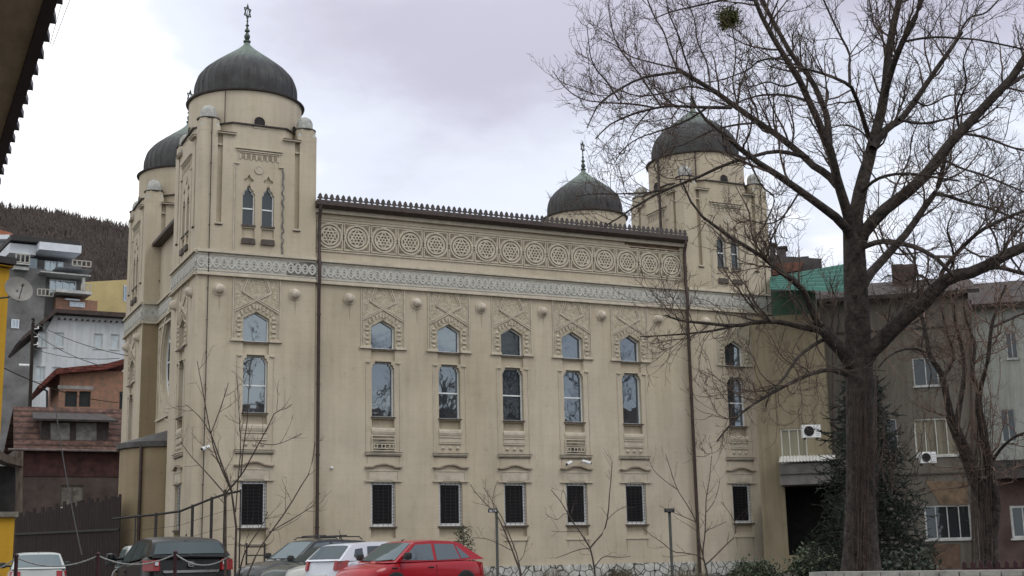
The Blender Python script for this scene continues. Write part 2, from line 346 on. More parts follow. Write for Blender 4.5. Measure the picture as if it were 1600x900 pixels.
def stack(fr, a, root, grille=False, refl=None, transom=True, ledge=.8, lowdark=True, frame_dark=False):
    # --- star shaped carved panel above and around the pentagonal window
    g = MB()
    g.wall(fr, rect(a-.93, a+.93, 9.26, 11.90), [(inset(uppoly(a), -.004), .012, False)], .014)
    o1 = g.build('carved_panel', TRIMP, root)
    m = MB()
    for s_ in (-1, 1):
        m.box(fr, a+s_*1.0-.025, a+s_*1.0+.025, 9.30, 11.93, 0, .05)
        m.box(fr, a+s_*.93-.015, a+s_*.93+.015, 9.30, 11.93, .014, .035)
        m.box(fr, min(a+s_*.56, a+s_*1.06), max(a+s_*.56, a+s_*1.06), 9.23, 9.30, 0, .07)
        m.box(fr, min(a+s_*.56, a+s_*1.10), max(a+s_*.56, a+s_*1.10), 9.17, 9.225, 0, .11)
        # crossing straps
        for off, ww in ((0, .05), (.09, .04)):
            m.bar(fr, (a+s_*.96, 10.42+off), (a-s_*.62, 11.28+off*.6), ww, .014, .062+.004*s_)
            m.bar(fr, (a-s_*.60-s_*0, 11.30), (a-s_*.37-s_*off*0, 11.92), .05, .014, .052) if off == 0 else m.bar(fr, (a-s_*.50, 11.32), (a-s_*.28, 11.92), .035, .014, .052)
        # blocks beside and over the opening
        for k, vv in enumerate((9.42, 9.62, 9.82, 10.02, 10.2)):
            if k % 2: m.box(fr, min(a+s_*.64, a+s_*.84), max(a+s_*.64, a+s_*.84), vv-.035, vv+.035, .014, .075)
            else: m.lathe_on(fr, (a+s_*.74, vv), .085, .07)
        for k in range(4):
            t_ = (k+.35)/4; x0 = a+s_*(.66*(1-t_)); y0 = 10.26+.37*t_
            n_ = Vector((s_*.42, 1)).normalized()
            m.bar(fr, (x0, y0+.02), (x0+n_.x*.17, y0+.02+n_.y*.17), .055, .014, .07)
    m.bar(fr, (a, 10.55), (a, 10.75), .06, .014, .068)
    m.build('window_surround', TRIM, root)
    window(fr, uppoly(a), .26, root, .05, gl=refl or GLASS, sill=(a-.58, a+.58, 9.12, 9.185, -.2, .04))
    # --- tall middle window
    m = MB()
    for s_ in (-1, 1):
        m.box(fr, a+s_*.78-.018, a+s_*.78+.018, 4.66, 8.55, 0, .03)
        m.box(fr, min(a+s_*.60, a+s_*.80), max(a+s_*.60, a+s_*.80), 8.555, 8.61, 0, .07)
    m.box(fr, a-.36, a+.36, 8.615, 8.66, 0, .08)
    m.box(fr, a-ledge-.03, a+ledge+.03, 4.60, 4.655, 0, .12)
    m.box(fr, a-ledge, a+ledge, 4.54, 4.595, 0, .07)
    m.build('window_surround', TRIM, root)
    wm = window(fr, midpoly(a), .26, root, .045, transoms=(7.36,) if transom else (), gl=refl or GLASS, sill=(a-.56, a+.56, 6.13+.03, 6.205, -.2, .075))
    # coved sill block and balustrade panel under it
    m = MB()
    pr = [(5.72, .02), (5.66, .05), (5.56, .06), (5.46, .03), (5.44, .012)]
    for i in range(len(pr)-1):
        (v1, w1), (v0, w0) = pr[i], pr[i+1]
        m.add([fr.p(a-.53, v0, w0), fr.p(a+.53, v0, w0), fr.p(a+.53, v1, w1), fr.p(a-.53, v1, w1)], [(0, 1, 2, 3)])
    for s_ in (-1, 1): m.add([fr.p(a+s_*.53, v_, w_) for v_, w_ in pr]+[fr.p(a+s_*.53, 5.44, 0), fr.p(a+s_*.53, 5.72, 0)], [(0, 1, 2, 3, 4, 5, 6)])
    m.box(fr, a-.53, a+.53, 5.36, 5.41, 0, .06); m.box(fr, a-.53, a+.53, 5.08, 5.13, 0, .06)
    if not grille:
        m.box(fr, a-.53, a+.53, 5.16, 5.33, 0, .03)
        for k in (-1, 0, 1): m.lathe_on(fr, (a+k*.35, 4.90), .085, .08)
    m.build('balustrade_panel', TRIM, root)
    if grille:
        h = MB(); h.box(fr, a-.5, a+.5, 4.72, 5.36, 0, .012); h.lathe_disc = None; h.build('vent_recess', TRIMG, root)
        h = MB(); h.disc(fr, (a-.06, 4.98), .25, .018); h.build('vent_opening', FRAMED, root)
        h = MB()
        for vv in (4.74, 4.84, 5.02, 5.13, 5.24): h.box(fr, a-.53, a+.53, vv-.02, vv+.02, .02, .06)
        for k in (-.36, 0, .36): h.ring(fr, (a+k, 4.93), .07, .11, .025, .07, 14)
        h.box(fr, a-.55, a-.5, 4.70, 5.4, 0, .065); h.box(fr, a+.5, a+.55, 4.70, 5.4, 0, .065); h.build('vent_lattice', TRIM, root)
    m = MB(); m.box(fr, a-ledge-.04, a+ledge+.04, 4.657, 4.675, 0, .14); m.box(fr, a-ledge, a+ledge, 4.505, 4.538, 0, .05); m.build('ledge_flashing', COPING, root)  # dark covering on the ledge top, dark strip along its underside
    # --- hood and ground floor window
    m = MB()
    n = 16; top = []; 
    for i in range(n+1):
        x = -.84+1.68*i/n; top.append((a+x, 4.0+.14*max(0, math.cos(min(1, abs(x)/.55)*math.pi/2))**1.2))
    m.prism(fr, [(x, y) for x, y in top]+[(x, y+.06) for x, y in reversed(top)], 0, .13)
    m.build('window_hood', HOODM, root)
    m = MB(); m.box(fr, a-.74, a+.74, 3.46, 3.93, 0, .03); m.box(fr, a-.64, a+.64, 3.52, 3.86, .03, .036)
    for s_ in (-1, 1):
        m.box(fr, a+s_*.66-.01, a+s_*.66+.01, 3.49, 3.88, .03, .06)
        m.box(fr, min(a+s_*.42, a+s_*.84), max(a+s_*.42, a+s_*.84), 3.41, 3.465, 0, .09)
    m.box(fr, a-.66, a+.66, 3.865, 3.90, .03, .06)
    m.build('hood_panel', TRIM, root)
    for s_ in (-1, 1): streak(fr, a+s_*random.uniform(.45, .6), .83, random.uniform(.3, .7), .12, root); streak(fr, a+s_*(ledge-.06), 4.5, random.uniform(.2, .42), .09, root)
    m = MB(); m.box(fr, a-.6, a+.6, .84, .89, 0, .05); m.build('string_ledge', TRIM, root)
    wl = window(fr, lowpoly(a), .19, root, .11, gl=GLASSD, sill=(a-.62, a+.62, 1.45, 1.515, -.17, .06))
    g = MB()
    k = 0; v = 1.60
    while v < 3.36: g.box(fr, a-.5, a+.555, v-.006, v+.006, -.11, -.10); v += .145
    for k in range(5): x = a-.44+k*.235; g.box(fr, x-.006, x+.006, 1.53, 3.39, -.10, -.09)
    g.build('security_grille', IRON, wl)
def _on(s, fr, c, r_, h_, n=14):
    V = []; prof = [(1, 0), (.92, .35), (.7, .72), (.35, .94)]
    for rr, hh in prof:
        for j in range(n): an = 2*math.pi*j/n; V.append(fr.p(c[0]+r_*rr*math.cos(an), c[1]+r_*rr*math.sin(an), h_*hh))
    V.append(fr.p(c[0], c[1], h_)); k = len(prof)
    F_ = [(i*n+j, i*n+(j+1) % n, (i+1)*n+(j+1) % n, (i+1)*n+j) for i in range(k-1) for j in range(n)]+[((k-1)*n+j, (k-1)*n+(j+1) % n, k*n) for j in range(n)]
    s.add(V, F_)
MB.lathe_on = _on
def _disc(s, fr, c, r_, w_, n=20):
    s.prism(fr, [(c[0]+r_*math.cos(2*math.pi*j/n), c[1]+r_*math.sin(2*math.pi*j/n)) for j in range(n)], w_-.006, w_)
MB.disc = _disc
TRIMP = mat('carved_ground', (.45, .40, .305), .95, .18, 7, 1.0, 16, c2=(.32, .28, .20), dist=.05)
HOODM = mat('hood_weathered', (.30, .25, .19), .9, .3, 6, c2=(.12, .095, .075))

def ball_boss(fr, a, v, root):
    m = MB(); m.lathe_on(fr, (a, v), .235, .30, 18); m.ring(fr, (a, v), .2, .27, 0, .05, 20); m.build('ball_boss', BALLM, root, smooth=True); streak(fr, a+.02, v-.2, random.uniform(.35, .8), .13, root)
def streak(fr, u_, v_, L_, w_, root):
    pts = []; n = 7; ph = random.uniform(0, 6)
    for k in range(n+1): t = k/n; pts.append((u_-w_*(1-t)*.5*(1+.3*math.sin(ph+k*1.9)), v_-L_*t))
    for k in range(n, -1, -1): t = k/n; pts.append((u_+.01+w_*(1-t)*.5*(1+.3*math.sin(ph*2+k*1.6)), v_-L_*t))
    m = MB(); m.prism(fr, pts[::-1], -.01, .0035); m.build('rain_streak', STREAK, root)
STREAK = stucco('stained_stucco', (.405, .345, .255))
BALLM = mat('boss_plaster', (.55, .50, .41), .85, .15, 5, .2, 20, c2=(.38, .32, .25))

def bandrelief(fr, u0_, u1_, root, w=0.0, plain=False):
    """pale frieze band: mouldings, darker ground with groove shade in its colour and an interlaced ribbon with rings"""
    m = MB()
    for v0, v1, ww in ((12.86, 12.93, .16), (12.94, 13.0, .11), (12.76, 12.80, .07), (12.08, 12.12, .07), (11.95, 12.01, .10), (11.89, 11.945, .15)):
        e_ = ww if not plain else ww
        m.box(fr, u0_-e_*.0, u1_+e_*.0, v0, v1, 0, w+ww)
    m.build('band_moulding', TRIM, root)
    m = MB(); m.box(fr, u0_, u1_, 12.01, 12.86, -.02, w+.045); m.build('frieze_band', BAND, root)
    if plain: return
    m = MB(); m.box(fr, u0_, u1_, 12.17, 12.71, w+.045, w+.052); m.build('frieze_shade_ground', BANDD, root)
    m = MB(); L = u1_-u0_; nper = max(1, round(L/.62)); P = L/nper; h_ = .055
    for ph in (0, math.pi):
        pts = []; n = nper*14
        for i in range(n+1):
            u_ = u0_+L*i/n; pts.append((u_, 12.44+.20*math.sin(2*math.pi*(u_-u0_)/P+ph)))
        for i in range(n):
            d = Vector(pts[i+1])-Vector(pts[i]); q = Vector((-d.y, d.x)).normalized()*h_/2*1.5
            if i == 0: V = []; Fc = []
            a_, b_ = Vector(pts[i]), Vector(pts[i+1])
            if i == 0: V += [fr.p(*(a_-q), w+.075+.003*(ph > 0)), fr.p(*(a_+q), w+.075+.003*(ph > 0)), fr.p(*(a_-q), w+.05), fr.p(*(a_+q), w+.05)]
            V += [fr.p(*(b_-q), w+.075+.003*(ph > 0)), fr.p(*(b_+q), w+.075+.003*(ph > 0)), fr.p(*(b_-q), w+.05), fr.p(*(b_+q), w+.05)]
            k = 4*i; Fc += [(k, k+4, k+5, k+1), (k+2, k+6, k+4, k), (k+1, k+5, k+7, k+3)]
        m.add(V, Fc)
    for i in range(nper):
        for t_ in (.25, .75): m.ring(fr, (u0_+P*(i+t_), 12.44), .055, .095, w+.05, w+.08, 12)
    m.build('frieze_ribbon', BANDR, root)

def trefoil(a, v0):
    pts = [(a-.05, v0-.12), (a+.05, v0-.12), (a+.06, v0)]
    for an in range(-60, 91, 30): pts.append((a+.12+.085*math.cos(R(an)), v0+.09+.085*math.sin(R(an))))
    pts += [(a+.06, v0+.24), (a, v0+.37), (a-.06, v0+.24)]
    for an in range(90, 241, 30): pts.append((a-.12+.085*math.cos(R(an)), v0+.09+.085*math.sin(R(an))))
    pts.append((a-.06, v0)); return pts
def lancet(a): return [(a-.27, 14.2), (a+.27, 14.2), (a+.27, 15.55), (a+.2, 15.62), (a+.2, 15.70), (a+.1, 15.78), (a+.06, 15.93), (a-.06, 15.93), (a-.1, 15.78), (a-.2, 15.70), (a-.2, 15.62), (a-.27, 15.55)]
def tower_face(fr, root, lower=True, detail=True, vmin=BOT, rx=0.0):
    H = 2.55
    holes = []
    for a in (-.42, .42):
        holes += [(lancet(a), .3, False), (trefoil(a, 16.07), .10, True), (rect(a-.27, a+.27, 13.66, 14.06), .09, True)]
    for s_ in (-1, 1): holes.append((rect(s_*1.69-.11, s_*1.69+.11, 14.2, 18.1), .16, True))
    if lower: holes += holes_stack(rx)
    m = MB(); m.wall(fr, rect(-H, H, vmin, 18.2), holes, 0)
    m.build('tower_wall', WALL, root)
    m = MB()
    for s_ in (-1, 1):
        # stepped label moulding
        m.box(fr, s_*1.06-.025, s_*1.06+.025, 13.02, 16.84, 0, .035); m.box(fr, s_*.99-.012, s_*.99+.012, 13.02, 16.80, 0, .02)
        m.box(fr, min(s_*.86, s_*1.09), max(s_*.86, s_*1.09), 16.845, 16.90, 0, .07)
        m.box(fr, s_*.89-.02, s_*.89+.02, 16.90, 17.42, 0, .035)
        # slot cornice and sill
        m.box(fr, min(s_*1.03, s_*1.83), max(s_*1.03, s_*1.83), 18.105, 18.16, 0, .14)
        m.box(fr, s_*1.69-.15, s_*1.69+.15, 14.12, 14.19, 0, .08)
        m.box(fr, s_*1.69-.11, s_*1.69+.11, 17.62, 17.68, -.16, -.04)
    m.box(fr, -.95, .95, 17.43, 17.475, 0, .07); m.box(fr, -1.02, 1.02, 17.53, 17.58, 0, .10)
    m.build('label_moulding', TRIM, root)
    m = MB()
    for s_ in (-1, 1):
        m.box(fr, min(s_*1.03, s_*1.83), max(s_*1.03, s_*1.83), 18.16, 18.19, 0, .16)
        m.box(fr, s_*1.69-.15, s_*1.69+.15, 14.085, 14.118, 0, .06)
    m.build('coping', COPING, root)  # dark cap on the slot cornice, dark strip below the slot sill
    m = MB()
    for k in range(7):
        x = (k-3)*.235; m.prism(fr, [(x-.075, 17.1), (x+.075, 17.1), (x+.075, 17.28), (x+.04, 17.345), (x-.04, 17.345), (x-.075, 17.28)], -.002, .006)
    m.build('blind_arcade', TRIMG, root)
    m = MB()
    for k in range(8): x = (k-3.5)*.235; m.box(fr, x-.035, x+.035, 17.08, 17.30, 0, .035)
    m.box(fr, -.86, .86, 17.36, 17.40, 0, .035)
    m.ring(fr, (0, 16.66), .0, .17, 0, .025, 24); m.ring(fr, (0, 16.66), .15, .19, .025, .04, 24)
    m.build('arcade_relief', TRIM, root)
    for a in (-.42, .42):
        window(fr, lancet(a), .22, root, .045, transoms=(14.95,), gl=GLASSM, sill=(a-.3, a+.3, 14.12, 14.2, -.18, .05))
        m = MB(); m.prism(fr, [(a-.3, 13.36), (a+.3, 13.36), (a+.27, 13.60), (a-.27, 13.60)], 0, .1); m.build('lancet_sill', SILLD, root)
    if detail:
        bandrelief(fr, -H, H, root)
    if lower:
        stack(fr, rx, root)
        for s_ in (-1.6, 1.64): ball_boss(fr, s_, 11.33, root)
def octpts(h, c, k=.46):
    a = h*k; return [(c[0]-a, c[1]-h), (c[0]+a, c[1]-h), (c[0]+h, c[1]-a), (c[0]+h, c[1]+a), (c[0]+a, c[1]+h), (c[0]-a, c[1]+h), (c[0]-h, c[1]+a), (c[0]-h, c[1]-a)]
def hexstar(m, c, r_, dirn, th):
    """open six-pointed star of bars standing upright"""
    d = Vector(dirn).normalized()
    for s_ in (1, -1):
        P = [Vector(c)+d*(r_*math.sin(2*math.pi*k/3)*.62)+Vector((0, 0, s_*r_*math.cos(2*math.pi*k/3))) for k in range(3)]
        for i in range(3): m.tube([P[i], P[(i+1) % 3]], th, 5)
def tower(cx, cy, faces, front=None):
    """faces: dict direction -> 'full' / 'upper' / 'plain'"""
    H = 2.55; root = SYN
    dirs = {'S': ((0, -1, 0), (1, 0, 0)), 'W': ((-1, 0, 0), (0, -1, 0)), 'N': ((0, 1, 0), (-1, 0, 0)), 'E': ((1, 0, 0), (0, 1, 0))}
    for k, mode in faces.items():
        wv, uv = dirs[k]; fr = Fr((cx+wv[0]*H, cy+wv[1]*H, EYE), uv, wv)
        if mode == 'plain':
            m = MB(); m.wall(fr, rect(-H, H, BOT, 18.2), [(rect(s_*1.69-.11, s_*1.69+.11, 14.2, 18.1), .16, True) for s_ in (-1, 1)], 0); m.build('tower_wall', WALL, root)
            bandrelief(fr, -H, H, root, plain=True)
        else: tower_face(fr, root, mode == 'full')
    # corner blocks of the band mouldings close the corners
    T = Fr((cx, cy, EYE), (1, 0, 0), (0, 1, 0))
    # octagonal stage
    m = MB(); o_ = octpts(2.52, (0, 0)); n = 8
    m.add([(cx+x, cy+y, EYE+z_) for z_ in (18.2, 18.66) for x, y in o_], [(i, (i+1) % n, n+(i+1) % n, n+i) for i in range(n)])
    m.add([(cx+x, cy+y, EYE+18.2) for x, y in ((-2.54, -2.54), (2.54, -2.54), (2.54, 2.54), (-2.54, 2.54))], [(0, 1, 2, 3)])
    m.build('octagon_stage', WALL, root)
    m = MB(); o2 = octpts(2.62, (0, 0)); m.add([(cx+x, cy+y, EYE+z_) for z_ in (18.64, 18.69) for x, y in o2], [(i, (i+1) % n, n+(i+1) % n, n+i) for i in range(n)]+[tuple(range(7, -1, -1)), tuple(range(8, 16))])
    m.build('parapet_coping', ZINC, root)
    # corner turrets
    for sx in (-1, 1):
        for s2 in (-1, 1):
            c = (cx+sx*2.13, cy+s2*2.13, EYE)
            m = MB(); q = .425; a = q*.55
            P8 = [(-a, -q), (a, -q), (q, -a), (q, a), (a, q), (-a, q), (-q, a), (-q, -a)]
            m.add([(c[0]+x*1.0, c[1]+y*1.0, EYE+z_) for z_ in (18.2, 18.42) for x, y in [(-q, -q), (q, -q), (q, q), (-q, q)]], [(0, 1, 5, 4), (1, 2, 6, 5), (2, 3, 7, 6), (3, 0, 4, 7), (4, 5, 6, 7)])
            m.add([(c[0]+x, c[1]+y, EYE+z_) for z_ in (18.42, 18.76) for x, y in P8], [(i, (i+1) % 8, 8+(i+1) % 8, 8+i) for i in range(8)])
            tu = m.build('turret', WALL, root)
            m = MB()
            for ex in (-1, 1):
                for ey in (-1, 1):
                    m.add([(c[0]+ex*q, c[1]+ey*q, EYE+18.42), (c[0]+ex*a, c[1]+ey*q, EYE+18.42), (c[0]+ex*q, c[1]+ey*a, EYE+18.42), (c[0]+ex*(q+a)/2, c[1]+ey*(q+a)/2, EYE+18.62)], [(0, 1, 3), (0, 3, 2), (1, 2, 3)])
            m.build('turret_broach', CAPST, tu)
            m = MB(); m.lathe(c, [(.43, 18.74), (.50, 18.77), (.50, 18.81), (.40, 18.84)], 24); m.build('turret_collar', ZINC, tu, smooth=True)
            m = MB(); md = lambda j: 1+.07*abs(math.sin(math.pi*j/6))
            m.lathe(c, [(.335, 18.83), (.33, 19.12), (.30, 19.24), (.24, 19.34), (.14, 19.41), (.03, 19.45)], 48, mod=md); m.build('turret_cap', CAPST, tu, smooth='all')
    # drum with rim and small arched windows
    m = MB(); m.lathe((cx, cy, EYE), [(2.5, 18.4), (2.5, 20.3)], 72); dr = m.build('tower_drum', WALL, root, smooth='all')
    m = MB(); m.lathe((cx, cy, EYE), [(2.5, 20.24), (2.62, 20.26), (2.64, 20.31), (2.3, 20.36)], 72); m.build('drum_rim', ZINC, dr, smooth=True)
    for k in range(8):
        an = math.pi/4*k; wv = (math.sin(an), -math.cos(an), 0); uv = (math.cos(an), math.sin(an), 0); fr = Fr((cx+wv[0]*2.5, cy+wv[1]*2.5, EYE), uv, wv)
        P = [(-.24, 18.60), (.24, 18.60)]+[(.24*math.cos(R(t_)), 18.86+.22*math.sin(R(t_))) for t_ in range(0, 181, 30)]
        m = MB(); m.wall(fr, inset(P, -.05), [(P, .2, False)], .02); m.prism(fr, [(-.28, 18.54), (.28, 18.54), (.28, 18.595), (-.28, 18.595)], 0, .05); wd = m.build('drum_window', WALL, dr)
        m = MB(); m.prism(fr, P, -.1, .003); m.build('pane', VOID, wd)
    # ribbed dome
    prof = [(2.22, 20.33), (2.25, 20.8), (2.23, 21.15), (2.11, 21.55), (1.89, 21.86), (1.60, 22.14), (1.16, 22.49), (.72, 22.82), (.36, 23.1), (.14, 23.32), (.11, 23.46)]
    pp = []
    for i in range(len(prof)-1):
        for t_ in range(3): a_ = t_/3; pp.append((prof[i][0]*(1-a_)+prof[i+1][0]*a_, prof[i][1]*(1-a_)+prof[i+1][1]*a_))
    pp.append(prof[-1]); pr2 = [pp[0]]+[((pp[i-1][0]+2*pp[i][0]+pp[i+1][0])/4, (pp[i-1][1]+2*pp[i][1]+pp[i+1][1])/4) for i in range(1, len(pp)-1)]+[pp[-1]]
    m = MB(); m.lathe((cx, cy, EYE), pr2, 36*6, mod=lambda j: 1+(.028 if j % 6 == 0 else 0.003*math.sin(math.pi*(j % 6)/6)))
    dm = m.build('dome', DOME, root, smooth='all')
    m = MB(); m.lathe((cx, cy, EYE), [(.10, 23.42), (.17, 23.46), (.17, 23.52), (.08, 23.56), (.13, 23.68), (.14, 23.76), (.06, 23.9), (.06, 23.95), (.12, 23.99), (.11, 24.06), (.05, 24.12), (.05, 24.24), (.09, 24.28), (.04, 24.34), (.03, 24.46), (.055, 24.5), (.02, 24.56), (.02, 24.7)], 14)
    hexstar(m, (cx, cy, EYE+24.93), .36, (.9, .45, 0), .028); m.tube([(cx, cy, EYE+24.6), (cx, cy, EYE+25.36)], .014, 5)
    m.build('finial', BRASS, dm, smooth=True)

SOOT = mat('sooty_plaster', (.17, .165, .15), .95, .4, 4)
TX = (14.06, 38.2); TYF, TYB = 56.55, 68.79
tower(TX[0], TYF, {'S': 'full', 'W': 'full', 'E': 'plain', 'N': 'plain'})
_f = Fr((TX[0], 54.0, EYE), (1, 0, 0), (0, -1, 0))
m = MB(); m.prism(_f, [(1.25, 12.13), (2.55, 12.13), (2.55, 12.75), (1.9, 12.75), (1.5, 12.62), (1.3, 12.70)], .045, .0545); m.build('soot_stain', SOOT, SYN)
m = MB(); pts = [(1.06+.035*math.sin(k*1.7)+.02*math.sin(k*4.1), 13.0+k*.13) for k in range(31)]
for a_, b_ in zip(pts, pts[1:]): m.bar(_f, a_, b_, .05+.03*abs(math.sin(a_[1]*3)), .03, .045)
m.build('decayed_moulding', SOOT, SYN)
tower(TX[1], TYF, {'S': 'full', 'W': 'upper', 'E': 'plain', 'N': 'plain'})
tower(TX[0], TYB, {'S': 'upper', 'W': 'full', 'E': 'plain', 'N': 'plain'})
tower(TX[1], TYB, {'S': 'plain', 'W': 'plain', 'E': 'plain', 'N': 'plain'})

# main street front
MX = 26.1; MF = Fr((MX, 54.2, EYE), (1, 0, 0), (0, -1, 0)); MU = 9.53
AX = [19.77+3.14*k-MX for k in range(5)]
hs = []
for a in AX: hs += holes_stack(a)
m = MB(); m.wall(MF, rect(-MU, MU, BOT, 15.25), hs, 0); m.build('front_wall', WALL, SYN)
for k, a in enumerate(AX): stack(MF, a, SYN, grille=k in (0, 3), refl=GLASSM if k == 2 else None, transom=k in (1, 2, 3))
for k in range(6): ball_boss(MF, 18.2+3.155*k-MX, 11.33, SYN)
bandrelief(MF, -MU, MU, SYN)
m = MB()
m.box(MF, -MU, MU, 14.74, 14.78, 0, .05); m.box(MF, -MU, MU, 13.36, 13.41, 0, .05); m.box(MF, -MU, MU, 14.86, 14.9, 0, .03)
m.build('frieze_moulding', TRIM, SYN)
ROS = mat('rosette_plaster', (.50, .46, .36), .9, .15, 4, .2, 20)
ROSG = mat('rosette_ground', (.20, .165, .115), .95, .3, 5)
def rosette(u_):
    fr = MF; c = (u_, 14.075); h_ = .6
    m = MB(); m.box(fr, u_-h_, u_+h_, 14.075-.62, 14.075+.62, 0, .012); g = m.build('rosette_panel', ROSM, SYN)
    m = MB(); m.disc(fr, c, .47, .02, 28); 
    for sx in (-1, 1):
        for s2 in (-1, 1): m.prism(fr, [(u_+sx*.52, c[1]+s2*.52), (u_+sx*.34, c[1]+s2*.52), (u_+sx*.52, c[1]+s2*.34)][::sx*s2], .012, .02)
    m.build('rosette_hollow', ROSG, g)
    m = MB()
    m.ring(fr, c, .50, .57, .012, .075, 36); m.ring(fr, c, .36, .44, .02, .065, 32)
    for s_ in (1, -1):
        P = [(u_+.40*math.sin(2*math.pi*k/3), c[1]+s_*.40*math.cos(2*math.pi*k/3)) for k in range(3)]
        for i in range(3): m.bar(fr, P[i], P[(i+1) % 3], .06, .02, .055+.004*s_+.002*i)
    for k in range(6):
        an = math.pi/3*k; m.bar(fr, (u_+.08*math.sin(an), c[1]+.08*math.cos(an)), (u_+.22*math.sin(an), c[1]+.22*math.cos(an)), .045, .02, .047)
    m.ring(fr, c, .05, .10, .02, .06, 12)
    for e0, e1 in (((-h_, -.62), (h_, -.62)), ((h_, -.62), (h_, .62)), ((h_, .62), (-h_, .62)), ((-h_, .62), (-h_, -.62))):
        m.bar(fr, (u_+e0[0]*.965, c[1]+e0[1]*.965), (u_+e1[0]*.965, c[1]+e1[1]*.965), .045, .012, .055+.003*(e0[0] == e1[0]))
    for s_ in (-1, 1):
        for t_ in (-.06, .06): m.box(fr, u_+s_*h_-.05, u_+s_*h_+.05, c[1]+t_-.025, c[1]+t_+.025, .06, .085)
    m.build('rosette_tracery', ROS, g)
ROSM = mat('rosette_field', (.44, .39, .295), .95, .2, 6, .4, 24)
for k in range(15): rosette(17.29+1.2543*k-MX)
# gutter, eave board, roof, cresting
m = MB(); m.box(MF, -MU, MU, 15.06, 15.24, 0, .18); m.build('eave_board', TRIM, SYN)
m = MB()
m.prism(Fr((MX, 54.2, EYE), (0, -1, 0), (1, 0, 0)), [(.10, 15.24), (.42, 15.24), (.50, 15.34), (.50, 15.50), (.42, 15.52), (.1, 15.52)], -MU, MU)
m.build('gutter', PIPE, SYN)
m = MB(); x0, x1 = MX-MU, MX+MU
m.add([(x0, 54.0, EYE+15.5), (x1, 54.0, EYE+15.5), (x1, 62.7, EYE+16.0), (x0, 62.7, EYE+16.0), (x1, 71.4, EYE+15.5), (x0, 71.4, EYE+15.5)], [(0, 1, 2, 3), (3, 2, 4, 5)])
m.build('roof', ZINC, SYN)
m = MB(); n = 72
for k in range(n):
    u_ = -MU+.15+(2*MU-.3)*k/(n-1); b_ = 15.5; s_ = .97
    w0, w1 = .42, .46
    P = [(-.09, 0), (.09, 0), (.06, .07), (.055, .12), (.135, .14), (.14, .20), (.10, .25), (.085, .30), (.08, .36), (0, .46), (-.08, .36), (-.085, .30), (-.10, .25), (-.14, .20), (-.135, .14), (-.055, .12), (-.06, .07)]
    m.prism(MF, [(u_+x*.9, b_+y*.8) for x, y in P], w0, w1)
m.box(MF, -MU, MU, 15.49, 15.56, .41, .47)
m.build('roof_cresting', ZINC, SYN)
m = MB(); p = (25.75, 57.0, EYE); m.lathe(p, [(.13, 15.5), (.13, 16.35), (.2, 16.37), (.2, 16.43), (.12, 16.5), (.02, 16.55)], 12); m.build('roof_vent', ZINC, SYN, smooth=True)
# exposed patch under the right end of the gutter
m = MB(); P = []
xs = np.linspace(6.15, 9.3, 18)
for i, x in enumerate(xs): P.append((x, 15.05))
lo = [(x, 14.80+.05*math.sin(i*2.1)+(.12 if i < 2 else 0)) for i, x in enumerate(xs)]
m.prism(MF, P[::-1][::-1]+lo[::-1], .0, .012)
m.build('damp_patch', mat('damp_plaster', (.13, .085, .05), .95, .35, 4), SYN)
# downpipes
def downpipe(x, yf):
    m = MB()
    pts = [(x, yf-.42, EYE+15.3), (x, yf-.40, EYE+15.1), (x+.02, yf-.24, EYE+14.85), (x+.02, yf-.2, EYE+14.6), (x+.02, yf-.2, EYE+13.1), (x+.02, yf-.27, EYE+12.9), (x+.02, yf-.27, EYE+11.9), (x+.02, yf-.2, EYE+11.7), (x+.02, yf-.2, GZ+.1)]
    m.tube(pts, .075, 10)
    for z in (1.5, 4.5, 7.5, 10.5, 14): m.tube([(x+.02, yf-.2, EYE+z-.03), (x+.02, yf-.2, EYE+z+.03)], .098, 10)
    m.build('downpipe', PIPE, SYN, smooth=True)
downpipe(16.74, 54.15); downpipe(35.5, 54.15)
# lightning cables
def cable(x, z0, z1, name='lightning_cable', y=53.93):
    m = MB(); m.tube([(x, y, EYE+z0), (x, y, EYE+z1)], .02, 5)
    z = z1
    while z < z0: m.box(WORLD, x-.04, x+.04, y+0, y+.0, 0, 0) if False else m.tube([(x, y, EYE+z), (x, y+.07, EYE+z)], .03, 5); z += 1.35
    m.build(name, IRON, SYN)
cable(11.98, 18.7, -.8); cable(40.35, 18.7, -.8)
for cx, a in ((TX[0], 0), (TX[1], 0)):
    an = R(-34); m = MB(); x = cx+2.56*math.sin(an); y = TYF-2.56*math.cos(an)
    m.tube([(x, y, EYE+20.25), (x, y, EYE+18.7)], .035 if cx > 30 else .018, 6); m.build('rain_pipe', PIPE, SYN)
m = MB(); m.tube([(35.58, 56.1, EYE+20.2), (35.45, 55.9, EYE+18.3), (35.45, 55.9, EYE+15.6)], .07, 8); m.build('downpipe', PIPE, SYN, smooth=True)
# west bay, recessed between the towers
WB = Fr((12.3, 62.67, EYE), (0, -1, 0), (-1, 0, 0)); WH = 3.6
circ = [(2.3*math.cos(2*math.pi*k/36), 9.75+2.3*math.sin(2*math.pi*k/36)) for k in range(36)]
m = MB(); m.wall(WB, rect(-WH, WH, BOT, 15.9), [(circ, .35, False)], 0); m.build('west_wall', WALL, SYN)
m = MB(); m.ring(WB, (0, 9.75), 2.42, 2.62, 0, .09, 48); m.ring(WB, (0, 9.75), 2.95, 3.05, 0, .06, 48)
for v_, w_ in ((7.0, .12), (5.95, .12), (12.2-.6, .08)): m.box(WB, -3.1, 3.1, v_-.05, v_+.05, 0, w_)
for s_ in (-1, 1): m.box(WB, s_*3.05-.05, s_*3.05+.05, 7.05, 11.6, 0, .07)
m.build('window_surround', TRIM, SYN)
wd = MB(); wd.wall(WB, circ, [(inset(circ, .1), .06, False)], -.2)
